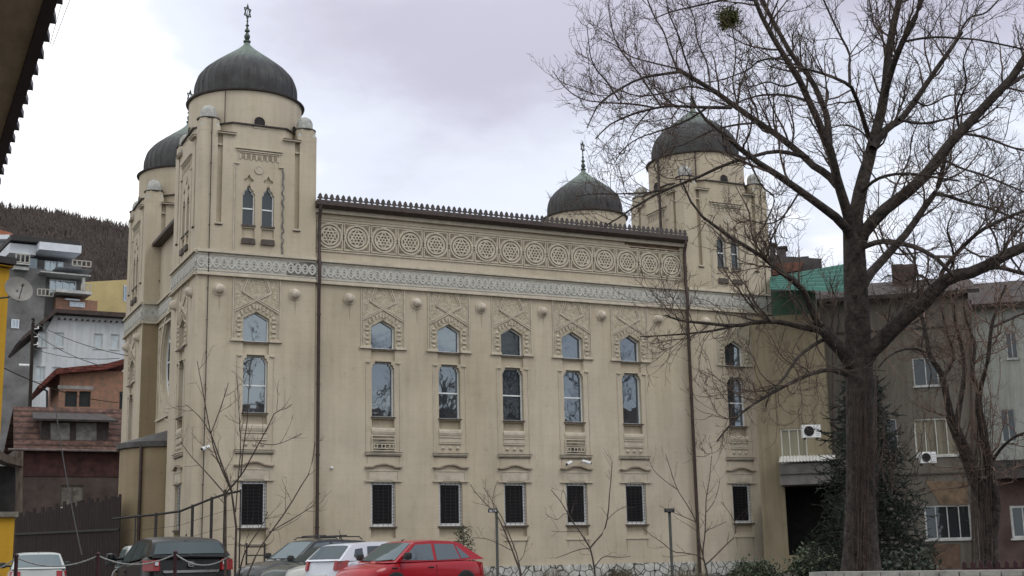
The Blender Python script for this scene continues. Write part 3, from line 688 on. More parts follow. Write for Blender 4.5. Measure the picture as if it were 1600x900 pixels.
for k in range(6): an = math.pi/6*k; wd.bar(WB, (-2.2*math.cos(an), 9.75-2.2*math.sin(an)), (2.2*math.cos(an), 9.75+2.2*math.sin(an)), .06, -.27, -.22+.002*k)
wd.ring(WB, (0, 9.75), 1.1, 1.18, -.27, -.205, 36); wn = wd.build('round_window', FRAMEW, SYN)
pm = MB(); pm.prism(WB, circ, -.35, -.28); pm.build('pane', GLASSM, wn)
bandrelief(WB, -WH, WH, SYN)
m = MB(); m.box(WB, -WH, WH, 15.86, 16.02, -.1, .45); m.build('west_eave', PIPE, SYN)
# ochre return walls of the bay
for y0, s_ in ((59.1, 1), (66.24, -1)):
    fr = Fr((11.52, y0, EYE), (1, 0, 0) if s_ < 0 else (-1, 0, 0), (0, s_, 0))
    a_, b_ = (0, .8) if s_ < 0 else (-.8, 0)
    m = MB(); m.wall(fr, rect(a_, b_, BOT, 11.88), [], .004); m.build('return_wall', OCHRE, SYN)
# round apse porch with a low lead roof
m = MB(); AC = (12.25, 62.67, EYE); m.lathe(AC, [(2.15, BOT), (2.15, 5.35)], 28, R(90), R(270)); ap = m.build('apse', OCHRE, SYN, smooth='all')
m = MB(); m.lathe(AC, [(2.16, 5.30), (2.30, 5.34), (2.32, 5.58), (2.2, 5.62), (.1, 6.25)], 28, R(90), R(270)); m.build('apse_roof', mat('lead_roof', (.075, .072, .07), .6, .3, 3), ap, smooth=True)
an = R(180+48); x, y = AC[0]+2.25*math.cos(an), AC[1]+2.25*math.sin(an)
m = MB(); m.tube([(x, y, EYE+5.4), (x, y, EYE+5.0), (x, y, GZ)], .075, 8); m.build('downpipe', PIPE, SYN, smooth=True)
# plain back and sides
m = MB(); m.wall(Fr((26.1, 71.2, EYE), (-1, 0, 0), (0, 1, 0)), rect(-MU, MU, BOT, 15.3), [], 0); m.build('rear_wall', WALL, SYN)
m = MB(); m.wall(Fr((40.0, 62.67, EYE), (0, 1, 0), (1, 0, 0)), rect(-3.6, 3.6, BOT, 15.9), [], 0); m.build('east_wall', WALL, SYN)
# rubble plinth
def plinth_mat():
    m = mat('rubble_stone', (.50, .50, .46), .9, .25, 5, .6, 14); t, b = nodes(m); src = b.inputs['Base Color'].links[0].from_socket
    co = t.nodes.new('ShaderNodeTexCoord'); mp = t.nodes.new('ShaderNodeMapping'); mp.inputs['Scale'].default_value = (1, .01, 1); t.links.new(co.outputs['Object'], mp.inputs[0])
    v = t.nodes.new('ShaderNodeTexVoronoi'); v.feature = 'DISTANCE_TO_EDGE'; v.inputs['Scale'].default_value = 2.6; t.links.new(mp.outputs[0], v.inputs['Vector'])
    r_ = t.nodes.new('ShaderNodeValToRGB'); e = r_.color_ramp.elements; e[0].position = .02; e[0].color = (.07, .065, .06, 1); e[1].position = .07; e[1].color = (1, 1, 1, 1); t.links.new(v.outputs['Distance'], r_.inputs[0])
    t.links.new(mul(t, src, r_.outputs[0]), b.inputs['Base Color']); return m
PLM = plinth_mat()
m = MB(); m.box(MF, -MU+.1, MU-.2, BOT, -.26, 0, .14); m.box(MF, MU+.2, MU+5.2, BOT, -.28, .2, .3); m.build('stone_plinth', PLM, SYN)

# small fittings on the front
def secam(p, label, dirx=-1):
    t = thing('security_camera', p, label, 'security camera'); p = Vector(p)
    m = MB(); m.tube([p+Vector((0, .12, .05)), p+Vector((0, -.1, .05)), p+Vector((0, -.14, 0))], .03, 6); m.build('bracket', FRAMEW, t)
    m = MB(); a = p+Vector((dirx*.22, -.3, -.06)); m.tube([p+Vector((-dirx*.1, -.1, .06)), a], .075, 8); m.build('housing', FRAMEW, t, smooth=True)
    m = MB(); m.tube([a, a+Vector((dirx*.02, -.02, -.01))], .05, 8); m.build('lens', GLASSD, t)
secam((12.05, 53.9, EYE+4.7), 'white security camera low on the left tower beside its corner cable')
secam((28.7, 54.05, EYE+4.28), 'left one of two white security cameras above a ground floor window hood')
secam((29.5, 54.05, EYE+4.34), 'right one of two white security cameras above a ground floor window hood', 1)
m = MB(); m.lathe_on(MF, (17.45-MX, 3.98), .07, .12); tag(origin(m.build('wall_lamp', FRAMEW, smooth=True), (17.45, 54.1, EYE+3.9)), 'tiny round white lamp on the front wall beside the left downpipe', 'wall lamp')

# ------------------------------------------------------------------ generic house walls from photo columns
def wallframe(xa, da, xb, db):
    """frame with u from the ground point under column xa (distance da) to column xb (distance db)"""
    a, b = gp(xa, da), gp(xb, db); d = (b-a); d.z = 0; L = d.length; u = d.normalized(); wv = Vector((u.y, -u.x, 0))
    if wv.dot(-FWD) < 0: wv = -wv
    fr = Fr((a.x, a.y, 0), u, wv); fr.L = L; return fr
def onwall(fr, x, y):
    """u,v on a wall plane seen at photo pixel"""
    o = Vector((0, 0, EYE)); d = FWD*F_PX+RIGHT*(x-800)+UP*(450-y); t_ = (fr.o-o).dot(fr.w)/d.dot(fr.w); q = o+d*t_-fr.o
    return (q.dot(fr.u), q.z)
def openings(fr, rects):
    o_ = []
    for x0, y0, x1, y1 in rects:
        a = onwall(fr, x0, y0); b = onwall(fr, x1, y1); o_.append(rect(min(a[0], b[0]), max(a[0], b[0]), min(a[1], b[1]), max(a[1], b[1])))
    return o_
FRAMEO = mat('frame_weathered', (.46, .47, .45), .7, .2, 3)
def hwindow(fr, q, root, depth=.15, fm=None, gl=None, mull=1, trans=0, sill=True, fw=.06):
    u0_, u1_ = q[0][0], q[1][0]; v0, v1 = q[0][1], q[2][1]
    wd_ = window(fr, q, depth, root, fw, mullions=[u0_+(u1_-u0_)*(k+1)/(mull+1) for k in range(mull)], transoms=[v0+(v1-v0)*.68] if trans else (), gl=gl or GLASSM, fm=fm or FRAMEO)
    if sill: s_ = MB(); s_.box(fr, u0_-.06, u1_+.06, v0-.07, v0-.002, -.05, .08); s_.build('sill', FRAMEO, wd_)
    return wd_
def depthbox(m, fr, u0_, u1_, v0, v1, back):
    """side walls, back wall and top behind a front wall"""
    m.box(fr, u0_, u1_, v0, v1, -back, -.42)
    for s_ in (u0_, u1_): m.add([fr.p(s_, v0, 0), fr.p(s_, v1, 0), fr.p(s_, v1, -.45), fr.p(s_, v0, -.45)], [(0, 1, 2, 3)])
    m.add([fr.p(u0_, v1, 0), fr.p(u1_, v1, 0), fr.p(u1_, v1, -.45), fr.p(u0_, v1, -.45)], [(0, 1, 2, 3)])

def tile_mat(name, c, pitch=.33):
    m = mat(name, c, .9, .35, 2.5, .3, 10); t, b = nodes(m); src = b.inputs['Base Color'].links[0].from_socket
    co = t.nodes.new('ShaderNodeTexCoord'); s = t.nodes.new('ShaderNodeSeparateXYZ'); t.links.new(co.outputs['Object'], s.inputs[0])
    n1_ = t.nodes.new('ShaderNodeMath'); n1_.operation = 'DIVIDE'; n1_.inputs[1].default_value = pitch*.62; t.links.new(s.outputs['Z'], n1_.inputs[0])
    n2_ = t.nodes.new('ShaderNodeMath'); n2_.operation = 'FRACT'; t.links.new(n1_.outputs[0], n2_.inputs[0])
    r_ = t.nodes.new('ShaderNodeValToRGB'); e = r_.color_ramp.elements; e[0].position = .0; e[0].color = (.25, .22, .2, 1); e[1].position = .5; e[1].color = (1, 1, 1, 1); t.links.new(n2_.outputs[0], r_.inputs[0])
    vo = t.nodes.new('ShaderNodeTexVoronoi'); vo.inputs['Scale'].default_value = 4.5; t.links.new(co.outputs['Object'], vo.inputs['Vector'])
    r2 = t.nodes.new('ShaderNodeValToRGB'); e = r2.color_ramp.elements; e[0].color = (.5, .45, .42, 1); e[1].color = (1.25, 1.15, 1.1, 1)
    t.links.new(vo.outputs['Color'], r2.inputs[0])
    t.links.new(mul(t, mul(t, src, r_.outputs[0]), r2.outputs[0]), b.inputs['Base Color'])
    bp = t.nodes.new('ShaderNodeBump'); bp.inputs['Distance'].default_value = .06; t.links.new(n2_.outputs[0], bp.inputs['Height']); t.links.new(bp.outputs[0], b.inputs['Normal']); return m
TILE = tile_mat('old_roof_tiles', (.125, .075, .06), .62); TILE2 = tile_mat('red_roof_tiles', (.22, .07, .055)); SLATE = mat('felt_roof', (.055, .048, .045), .9, .3, 3)
BRICKY = mat('bare_brick', (.27, .135, .085), .95, .25, 3, .4, 16, c2=(.17, .12, .09))
# ------------------------------------------------------------------ neighbouring houses, left
def ppoly(fr, pts): return [onwall(fr, x, y) for x, y in pts]
def pbox(m, fr, x0, y0, x1, y1, w0, w1):
    a = onwall(fr, x0, y0); b = onwall(fr, x1, y1); m.box(fr, min(a[0], b[0]), max(a[0], b[0]), min(a[1], b[1]), max(a[1], b[1]), w0, w1)
def base_of(fr): return (fr.o.x+fr.u.x*fr.L/2, fr.o.y+fr.u.y*fr.L/2, GZ)
def houseroot(fr, label, cat='house', name='house', group=None): return thing(name, base_of(fr), label, cat, group)
# old house with tiled roof and dormer
fr = wallframe(14, 76, 194, 78.8); T = houseroot(fr, 'old dark walled house with worn red tiles and a wide dormer left of the synagogue')
zt = onwall(fr, 100, 702)[1]; ops = openings(fr, [(95, 758, 130, 792)])
m = MB(); m.wall(fr, rect(0, fr.L, GZ-.2, zt), [(ops[0], .12, False)], 0); depthbox(m, fr, 0, fr.L, GZ-.2, zt, 6)
m.build('wall', mat('sooty_render', (.075, .058, .05), .95, .3, .9, .3, 12, c2=(.042, .03, .027)), T)
hwindow(fr, ops[0], T, .1, fm=mat('old_wood', (.10, .085, .07), .9, .3, 4), gl=mat('boarded_pane', (.15, .14, .12), .9, .3, 3), mull=1)
m = MB(); m.box(fr, 0, fr.L, zt-1.6, zt-.0, 0, .05); m.build('timber_board', mat('red_boarding', (.055, .022, .02), .9, .4, 2), T)
def slab(m, P, th=.1):
    P = [Vector(p) for p in P]; n = (P[1]-P[0]).cross(P[2]-P[0]).normalized()
    if n.z > 0: n = -n
    k = len(P); m.add(P+[p+n*th for p in P], [tuple(range(k)), tuple(range(2*k-1, k-1, -1))]+[(i, k+i, k+(i+1) % k, (i+1) % k) for i in range(k)])
zr = at(100, 631, 80.2).z
m = MB(); slab(m, [fr.p(-.2, zt-.05, .5), fr.p(fr.L+.1, zt-.05, .5), fr.p(fr.L+.1, zr, -3), fr.p(0, zr, -3)]); slab(m, [fr.p(0, zr, -3), fr.p(fr.L+.1, zr, -3), fr.p(fr.L+.1, zt, -6), fr.p(-.2, zt, -6)])
m.build('roof', TILE, T)
d = ppoly(fr, [(64, 697), (170, 697), (170, 655), (64, 655)]); 
m = MB(); m.box(fr, d[0][0], d[1][0], d[0][1], d[2][1]-.15, -3, -.3); dmr = m.build('dormer', mat('dark_board', (.035, .028, .026), .9, .3, 3), T)
m = MB()
for a, b in ((80, 110), (120, 152)):
    q = ppoly(fr, [(a, 694), (b, 694), (b, 660), (a, 660)]); m.prism(fr, q, -.3, -.26)
m.build('plastic_sheet', mat('dormer_sheet', (.12, .12, .115), .5, .4, 2.5), dmr)
m = MB(); e = ppoly(fr, [(52, 654), (184, 655)]); slab(m, [fr.p(e[0][0], e[0][1], .15), fr.p(e[1][0], e[0][1], .15), fr.p(e[1][0]-.5, e[0][1]+.75, -2.9), fr.p(e[0][0]+.2, e[0][1]+.75, -2.9)], .12); m.build('dormer_roof', SLATE, dmr)
m = MB(); m.tube([fr.p(-.5, zt-.1, .52), fr.p(fr.L+.1, zt-.1, .52)], .07, 6); m.build('gutter', mat('old_zinc', (.16, .13, .12), .7, .3, 4), T)
# bare brick house
fr = wallframe(78, 91, 205, 93.2); T = houseroot(fr, 'bare brick house with red eaves behind the old tiled house')
ops = openings(fr, [(102, 611, 120, 636), (124, 611, 141, 636), (187, 612, 204, 640)])
zt = onwall(fr, 120, 578)[1]
m = MB(); m.wall(fr, rect(0, fr.L, GZ-.2, zt), [(o_, .3, False) for o_ in ops], 0); depthbox(m, fr, 0, fr.L, GZ-.2, zt, 8); m.build('wall', BRICKY, T)
for o_ in ops: hwindow(fr, o_, T, .25, mull=0, fm=FRAMED, sill=False)
m = MB(); q = ppoly(fr, [(141, 609), (141, 605), (98, 603), (98, 609)]); m.box(fr, q[0][0]-2.2, q[0][0]+.2, q[0][1], q[0][1]+.25, 0, .04); m.build('lintel', mat('concrete_pale', (.30, .29, .27), .9, .2, 3), T)
m = MB(); m.prism(fr, ppoly(fr, [(57, 606), (86, 578), (165, 570), (203, 560), (203, 568), (165, 579), (88, 586), (62, 609)]), -7, .7); m.build('roof', TILE2, T)
m = MB(); m.tube([fr.p(*onwall(fr, 62, 607), .6), fr.p(*onwall(fr, 73, 612), .3), fr.p(*onwall(fr, 73, 660), .2)], .09, 6); m.build('downpipe', IRON, T)
# white house
fr = wallframe(48, 108, 205, 111.4); T = houseroot(fr, 'tall pale rendered house with a shallow gable roof behind the bare brick house')
W_ = [(60, 518, 73, 542), (85, 519, 99, 543), (147, 521, 160, 545), (173, 522, 186, 546), (56, 572, 70, 595), (82, 573, 95, 596), (120, 575, 133, 597)]
ops = openings(fr, W_); outl = ppoly(fr, [(205, 499), (85, 492), (48, 524)]); outl = [(0, GZ-.2), (fr.L, GZ-.2)]+[(fr.L, outl[0][1]), outl[1], (0, outl[2][1])]
m = MB(); m.wall(fr, outl, [(o_, .15, False) for o_ in ops], 0); m.box(fr, 0, fr.L, GZ-.2, outl[2][1]-.5, -9, -.4); m.box(fr, -.02, 0.01, GZ-.2, outl[4][1]-.2, -9, 0)
m.build('wall', stucco('white_render', (.53, .57, .60), 50, .2), T)
for o_ in ops: hwindow(fr, o_, T, .12, mull=0, gl=mat('roller_blind', (.42, .48, .50), .7, .1, 2), fw=.07)
m = MB(); m.prism(fr, ppoly(fr, [(28, 533), (85, 485), (205, 492), (205, 499), (86, 491), (31, 536)]), -9, .9); m.build('roof', mat('dark_brown_roof', (.055, .04, .035), .9, .3, 3), T)
m = MB()
for k in range(12): q = onwall(fr, 92+k*9, 497.5+k*.5); m.box(fr, q[0]-.08, q[0]+.08, q[1]-.10, q[1]-.02, 0, .45)
m.build('rafter_ends', mat('dark_brown_roof', (0, 0, 0)), T)
# grey terraced apartment block
GC = mat('raw_concrete', (.15, .15, .147), .9, .25, .6, .3, 6); GP = mat('white_panel', (.62, .66, .70), .7, .08, 1); GR = mat('pale_slab', (.42, .43, .41), .9, .2, 2)
fr = wallframe(0, 134, 138, 138.5); T = houseroot(fr, 'grey concrete apartment block with white parapets and balconies under the hill', 'apartment block', 'apartment_block')
m = MB(); pbox(m, fr, 41, 404, 106, 900, -12, 0); pbox(m, fr, 4, 418, 45, 900, -12, 1.0); pbox(m, fr, 106, 470, 131, 900, -12, -.2); m.build('wall', GC, T)
m = MB(); pbox(m, fr, 12, 383, 52, 402, -9, 1.2); m.build('parapet', GP, T)
m = MB(); pbox(m, fr, 53, 386, 117, 404, -9, 2.8); m.build('parapet', GP, T)
m = MB(); pbox(m, fr, 11, 380.5, 118, 383.5, -9, 2.0); m.build('roof_edge', IRON, T)
m = MB(); pbox(m, fr, 80, 424, 136, 429, -3, 2.6); m.build('balcony_slab', GP, T)
m = MB(); pbox(m, fr, 56, 429, 134, 438, -3, 2.2); m.build('balcony_beam', GR, T)
m = MB(); pbox(m, fr, 79, 458, 134, 467, -3, 2.6); m.build('balcony_slab', GR, T)
m = MB(); pbox(m, fr, 17, 416, 41, 420, -1, 2.0); pbox(m, fr, 17, 420, 40, 427, -1, 1.7); m.build('balcony_slab', GR, T)
m = MB(); pbox(m, fr, 84, 468, 130, 900, -3, 1.2); m.build('brick_panel', BRICKY, T)
m = MB(); pbox(m, fr, 97, 470, 119, 474, 1.2, 1.6); m.build('window_canopy', GP, T)
m = MB(); pbox(m, fr, 45, 405, 55, 437, 0, .6); m.build('stair_column', mat('bluish_panel', (.30, .37, .41), .7, .1, 1), T)
def railing(m, x0, y0, x1, y1, w_, n):
    a = onwall(fr, x0, y0); b = onwall(fr, x1, y1)
    for v in (a[1], b[1]): m.box(fr, a[0], b[0], v-.05, v+.05, w_-.05, w_+.05)
    for k in range(n+1): u_ = a[0]+(b[0]-a[0])*k/n; m.box(fr, u_-.06, u_+.06, b[1], a[1], w_-.05, w_+.05)
for r_ in ((105, 413, 133, 424, 2.4, 4), (119, 450, 132, 460, 2.4, 2), (20, 402, 40, 416, 1.8, 3), (54, 455, 78, 467, 1.5, 4)):
    m = MB(); railing(m, *r_); m.build('balcony_railing', mat('rail_beige', (.36, .35, .30), .6, .1, 2), T)
BLUEG = glass('glass_bluish', (.10, .14, .17), .25, .02)
for x0, y0, x1, y1, n in ((69, 409, 88, 423, 1), (89, 410, 99, 423, 0), (76, 440, 119, 458, 3), (14, 502, 27, 515, 1), (55, 438, 68, 452, 0), (104, 476, 128, 482, 2)):
    a = onwall(fr, x0, y1); b = onwall(fr, x1, y0); f2 = Fr(fr.p(0, 0, 0), fr.u, fr.w); q = rect(a[0], b[0], a[1], b[1])
    window(Fr(fr.p(0, 0, 1.08 if x0 < 40 else (1.3 if x0 == 104 else .08)), fr.u, fr.w), q, .05, T, .1, mullions=[a[0]+(b[0]-a[0])*(k+1)/(n+1) for k in range(n)], gl=BLUEG, fm=GP)
m = MB(); pbox(m, fr, 122, 439, 125, 460, 1.6, 2.0); m.build('balcony_post', GR, T)
# far house with an orange roof, left edge
fr = wallframe(-60, 150, 13, 150); T = houseroot(fr, 'far house with an orange tiled roof at the left edge above the yellow house')
m = MB(); pbox(m, fr, -60, 375, 12, 900, -8, 0); m.build('wall', mat('grey_white', (.40, .40, .40), .9, .15, 1), T)
m = MB(); m.prism(fr, ppoly(fr, [(-60, 340), (0, 361), (20, 366), (22, 373), (-60, 371)]), -9, 1); m.build('roof', mat('orange_tiles', (.36, .14, .08), .9, .25, 1), T)
m = MB(); pbox(m, fr, -60, 372, 20, 377, -9, 1.2); m.build('eave', GP, T)
m = MB(); pbox(m, fr, -2, 391, 6, 403, 0, .05); m.build('window', GLASSD, T)
# yellow apartment behind
fr = wallframe(187, 165, 215, 170); T = houseroot(fr, 'pale yellow apartment block far behind the white house beside the domes', 'apartment block', 'apartment_block')
YEL = mat('pale_yellow', (.52, .42, .20), .9, .1, .5)
m = MB(); zt = onwall(fr, 190, 430)[1]; a = gp(168, 150); b = fr.o
m.box(fr, 0, fr.L, GZ, zt, -10, 0); zl = at(168, 468, 162).z
A = gp(168, 175); m.add([(A.x, A.y, GZ), (fr.o.x, fr.o.y, GZ), (fr.o.x, fr.o.y, zt), (A.x, A.y, at(168, 470, 175).z)], [(0, 1, 2, 3)]); m.build('wall', YEL, T)
a = onwall(fr, 192, 470); b = onwall(fr, 199, 448); window(Fr(fr.p(0, 0, .1), fr.u, fr.w), rect(a[0], b[0], a[1], b[1]), .05, T, .1, gl=BLUEG)
# yellow house at the left edge
fr = wallframe(-70, 45, 15, 46.4); T = houseroot(fr, 'bright yellow house cut by the left edge of the photo under a satellite dish')
YB = stucco('chrome_yellow', (.52, .30, .02), .55, .15)
m = MB(); a = onwall(fr, 15, 730); b = onwall(fr, 15, 420); m.box(fr, 0, b[0], a[1], b[1], -3, 0); m.build('wall', YB, T)
m = MB(); pbox(m, fr, -70, 405, 18, 419, -3, .25); m.build('cornice', YB, T)
m = MB(); pbox(m, fr, -70, 402, 20, 405.5, -3, .3); m.build('coping', IRON, T)
m = MB(); c_ = onwall(fr, 14, 900); m.box(fr, 0, c_[0]-.5, GZ, a[1], -3, -.25); m.build('wall', mat('dark_plaster', (.05, .04, .035), .9, .3, 2), T)
# satellite dish
c = at(29, 452, 44.5); T2 = thing('satellite_dish', (c.x, c.y, c.z), 'large round grey satellite dish fixed beside the yellow house corner', 'satellite dish')
ax = Vector((.25, -.9, .35)).normalized(); q1 = ax.orthogonal().normalized(); q2 = ax.cross(q1); V = []; n = 28
for rr, dd in ((0, -.12), (.2, -.10), (.35, -.04), (.45, .03), (.47, .04), (.47, .01), (.35, -.08), (0, -.15)):
    for j in range(n): V.append(c+(q1*math.cos(2*math.pi*j/n)+q2*math.sin(2*math.pi*j/n))*max(rr, .001)+ax*dd)
m = MB(); m.add(V, [(i*n+j, i*n+(j+1) % n, (i+1)*n+(j+1) % n, (i+1)*n+j) for i in range(7) for j in range(n)]); m.build('dish', mat('dish_grey', (.22, .215, .19), .6, .15, 3), T2, smooth=True)
m = MB(); f_ = c+ax*.4+Vector((0, 0, -.05)); m.tube([c-Vector((0, 0, .45))+ax*.02, f_], .015, 5); m.tube([c-ax*.1, c-ax*.25+Vector((-.2, .3, -.1)), c-ax*.2+Vector((-.55, .8, -.1))], .03, 6); m.build('mount_arm', IRON, T2)
m = MB(); m.tube([f_-ax*.06, f_+ax*.04], .045, 8); m.build('receiver', FRAMED, T2)
# dark timber kiosk under it
fr = wallframe(-45, 42, 36, 42.7); T = houseroot(fr, 'open dark timber kiosk over a yellow lower wall at the left edge', 'kiosk', 'kiosk')
WOOD = mat('weathered_timber', (.085, .065, .05), .9, .4, 5, stretch=(3, 3, .3), c2=(.035, .026, .02))
m = MB(); q = ppoly(fr, [(25, 705), (36, 705), (34, 801), (25, 801)]); m.prism(fr, q, -.15, .1); m.build('post', WOOD, T)
m = MB(); pbox(m, fr, -45, 800, 28, 808, -.3, .15); m.build('beam', mat('pale_timber', (.16, .145, .12), .9, .3, 4), T)
m = MB(); m.prism(fr, ppoly(fr, [(-45, 680), (10, 712), (34, 718), (34, 730), (10, 724), (-45, 700)]), -.9, .3); m.build('roof', WOOD, T)
m = MB(); pbox(m, fr, -45, 808, 18, 905, -.5, 0); m.build('lower_wall', YB, T)
m = MB(); pbox(m, fr, -45, 725, 22, 905, -1.6, -.8); m.build('back_wall', VOID, T)  # gloom of the open kiosk is put into this wall's colour
# tall plank fence below the old house
fr = wallframe(20, 62, 184, 58); T = houseroot(fr, 'dark weathered plank fence with an uneven top below the old tiled house', 'fence', 'plank_fence')
m = MB(); k = 0; u_ = 0
while u_ < fr.L-.1:
    px_ = 20+164*u_/fr.L; top = 1.6+1.95+ .55*(px_-20)/164 + .12*math.sin(k*2.3)+random.uniform(-.08, .08); wd_ = random.uniform(.16, .24)
    b = MB(); b.box(fr, u_+.012, min(u_+wd_, fr.L), GZ, GZ+top, -.02+random.uniform(-.012, .012), .02); b.build('plank', mat('fence_board', (.024, .016, .015), .95, .4, 3, stretch=(4, 4, .4), c2=(.02, .012, .011)), T)
    u_ += wd_; k += 1
m = MB(); m.box(fr, 0, fr.L, GZ+2.55, GZ+2.65, .02, .08); m.build('rail', IRON, T)
# ------------------------------------------------------------------ hill
def hill():
    nx, ny = 130, 46; V = []; H = []
    from mathutils import noise as nz
    for j in range(ny):
        for i in range(nx):
            az = R(-30+95*i/(nx-1)); t_ = j/(ny-1); d = 230+620*t_
            ad = math.degrees(az); ridge = 222-1.0*max(0, ad-4) if ad < 12 else max(25, 214-(ad-12)*13)
            if ad < 4: ridge = 222+(4-ad)*1.2
            h_ = ridge*(t_**1.25)*(1 if t_ < .9 else 1)*1.0 + 7*nz.noise(Vector((d*.01, math.degrees(az)*.25, 0)))*t_
            V.append((d*math.sin(az), d*math.cos(az), EYE-3+h_)); H.append(h_)
    m = MB(); m.add(V, [(j*nx+i, j*nx+i+1, (j+1)*nx+i+1, (j+1)*nx+i) for j in range(ny-1) for i in range(nx-1)])
    o = m.build('hill', mat('hill_woodland_floor', (.058, .047, .040), 1, .2, .02), smooth='all'); return struct(o), V, nx, ny
hl, HV, nx, ny = hill()
# ------------------------------------------------------------------ fast twig and tube meshes
def tubes(P, Rr, sides=3):
    """P (n,k,3), Rr (n,k) -> verts, quads"""
    n, k, _ = P.shape
    T = np.gradient(P, axis=1); T /= np.linalg.norm(T, axis=2, keepdims=True)+1e-9
    ref = np.where(np.abs(T[..., 2:3]) > .9, np.array([1., 0, 0]), np.array([0, 0, 1.])); A = np.cross(T, ref); A /= np.linalg.norm(A, axis=2, keepdims=True)+1e-9; B = np.cross(T, A)
    an = 2*np.pi*np.arange(sides)/sides
    V = P[:, :, None, :]+(A[:, :, None, :]*np.cos(an)[None, None, :, None]+B[:, :, None, :]*np.sin(an)[None, None, :, None])*Rr[:, :, None, None]
    idx = np.arange(n*k*sides).reshape(n, k, sides); nxt = np.roll(idx, -1, axis=2)
    Q = np.stack([idx[:, :-1], nxt[:, :-1], nxt[:, 1:], idx[:, 1:]], axis=-1).reshape(-1, 4)
    return V.reshape(-1, 3), Q
def npmesh(name, parts, m, parent, smooth=True, tris=False):
    off = 0; Vs = []; Qs = []
    for V, Q in parts: Vs.append(V); Qs.append(Q+off); off += len(V)
    V = np.concatenate(Vs); Q = np.concatenate(Qs); k = Q.shape[1]
    if parent is not None:
        r_ = parent
        while r_.parent is not None: r_ = r_.parent
        mi = np.array(ROOTS[r_.name].inverted()); V = V@mi[:3, :3].T+mi[:3, 3]
    me = bpy.data.meshes.new(name); me.vertices.add(len(V)); me.vertices.foreach_set('co', V.astype(np.float32).ravel())
    me.loops.add(Q.size); me.loops.foreach_set('vertex_index', Q.astype(np.int32).ravel())
    me.polygons.add(len(Q)); me.polygons.foreach_set('loop_start', np.arange(0, Q.size, k, dtype=np.int32)); me.update(calc_edges=True)
    if smooth: me.polygons.foreach_set('use_smooth', np.ones(len(Q), dtype=bool))
    me.materials.append(m); o = bpy.data.objects.new(name, me); col.objects.link(o)
    if parent is not None: o.parent = parent
    return o
def resample(pts, rad, k):
    pts = np.array(pts, float); rad = np.array(rad, float); n = len(pts)
    # catmull-rom through the points
    t = np.linspace(0, n-1, k); out_ = []
    for x in t:
        i = min(int(x), n-2); f = x-i; p0 = pts[max(i-1, 0)]; p1 = pts[i]; p2 = pts[i+1]; p3 = pts[min(i+2, n-1)]
        out_.append(.5*((2*p1)+(-p0+p2)*f+(2*p0-5*p1+4*p2-p3)*f*f+(-p0+3*p1-3*p2+p3)*f**3))
    return np.array(out_), np.interp(t, np.arange(n), rad)
def spawn(P, Rr, dens, lo, hi, ang=(35, 65), up=.1, tipup=.0, wander=.18, k=6, tmin=.15, rfac=.55, rmax=.05, rmin=.004, lenpar=.0, flat=None, tip=.35, thin=None):
    n, kk, _ = P.shape; seg = np.linalg.norm(np.diff(P, axis=1), axis=2).sum(1)
    cnt = np.floor(seg*dens*(1-tmin)+rng.random(n)).astype(int); idx = np.repeat(np.arange(n), cnt); N_ = len(idx)
    if N_ == 0: return np.zeros((0, k, 3)), np.zeros((0, k))
    t = tmin+(1-tmin)*rng.random(N_); x = t*(kk-1); i = np.minimum(x.astype(int), kk-2); f = (x-i)[:, None]
    B = P[idx, i]*(1-f)+P[idx, i+1]*f; Tn = P[idx, i+1]-P[idx, i]; Tn /= np.linalg.norm(Tn, axis=1, keepdims=True)+1e-9
    r_ = Rr[idx, i]*(1-f[:, 0])+Rr[idx, i+1]*f[:, 0]
    q = rng.normal(size=(N_, 3)); 
    if flat is not None: q = q-np.outer(q@flat, flat)*.55
    q -= (q*Tn).sum(1)[:, None]*Tn; q /= np.linalg.norm(q, axis=1, keepdims=True)+1e-9
    a = np.radians(rng.uniform(ang[0], ang[1], N_))[:, None]; d = Tn*np.cos(a)+q*np.sin(a)
    L = rng.uniform(lo, hi, N_)*(1-.45*t)+lenpar*seg[idx]*(1-t)*rng.uniform(.5, 1, N_)
    if thin: L = L*np.clip(r_/thin, .3, 1)
    out_ = np.zeros((N_, k, 3)); out_[:, 0] = B; cur = B.copy()
    for s_ in range(1, k):
        g = up+(tipup-up)*(s_/(k-1)); d = d+rng.normal(size=(N_, 3))*wander; d[:, 2] += g
        d /= np.linalg.norm(d, axis=1, keepdims=True)+1e-9; cur = cur+d*(L/(k-1))[:, None]; out_[:, s_] = cur
    r0_ = np.clip(r_*rfac, rmin, rmax)
    return out_, r0_[:, None]*np.linspace(1, tip, k)[None, :]

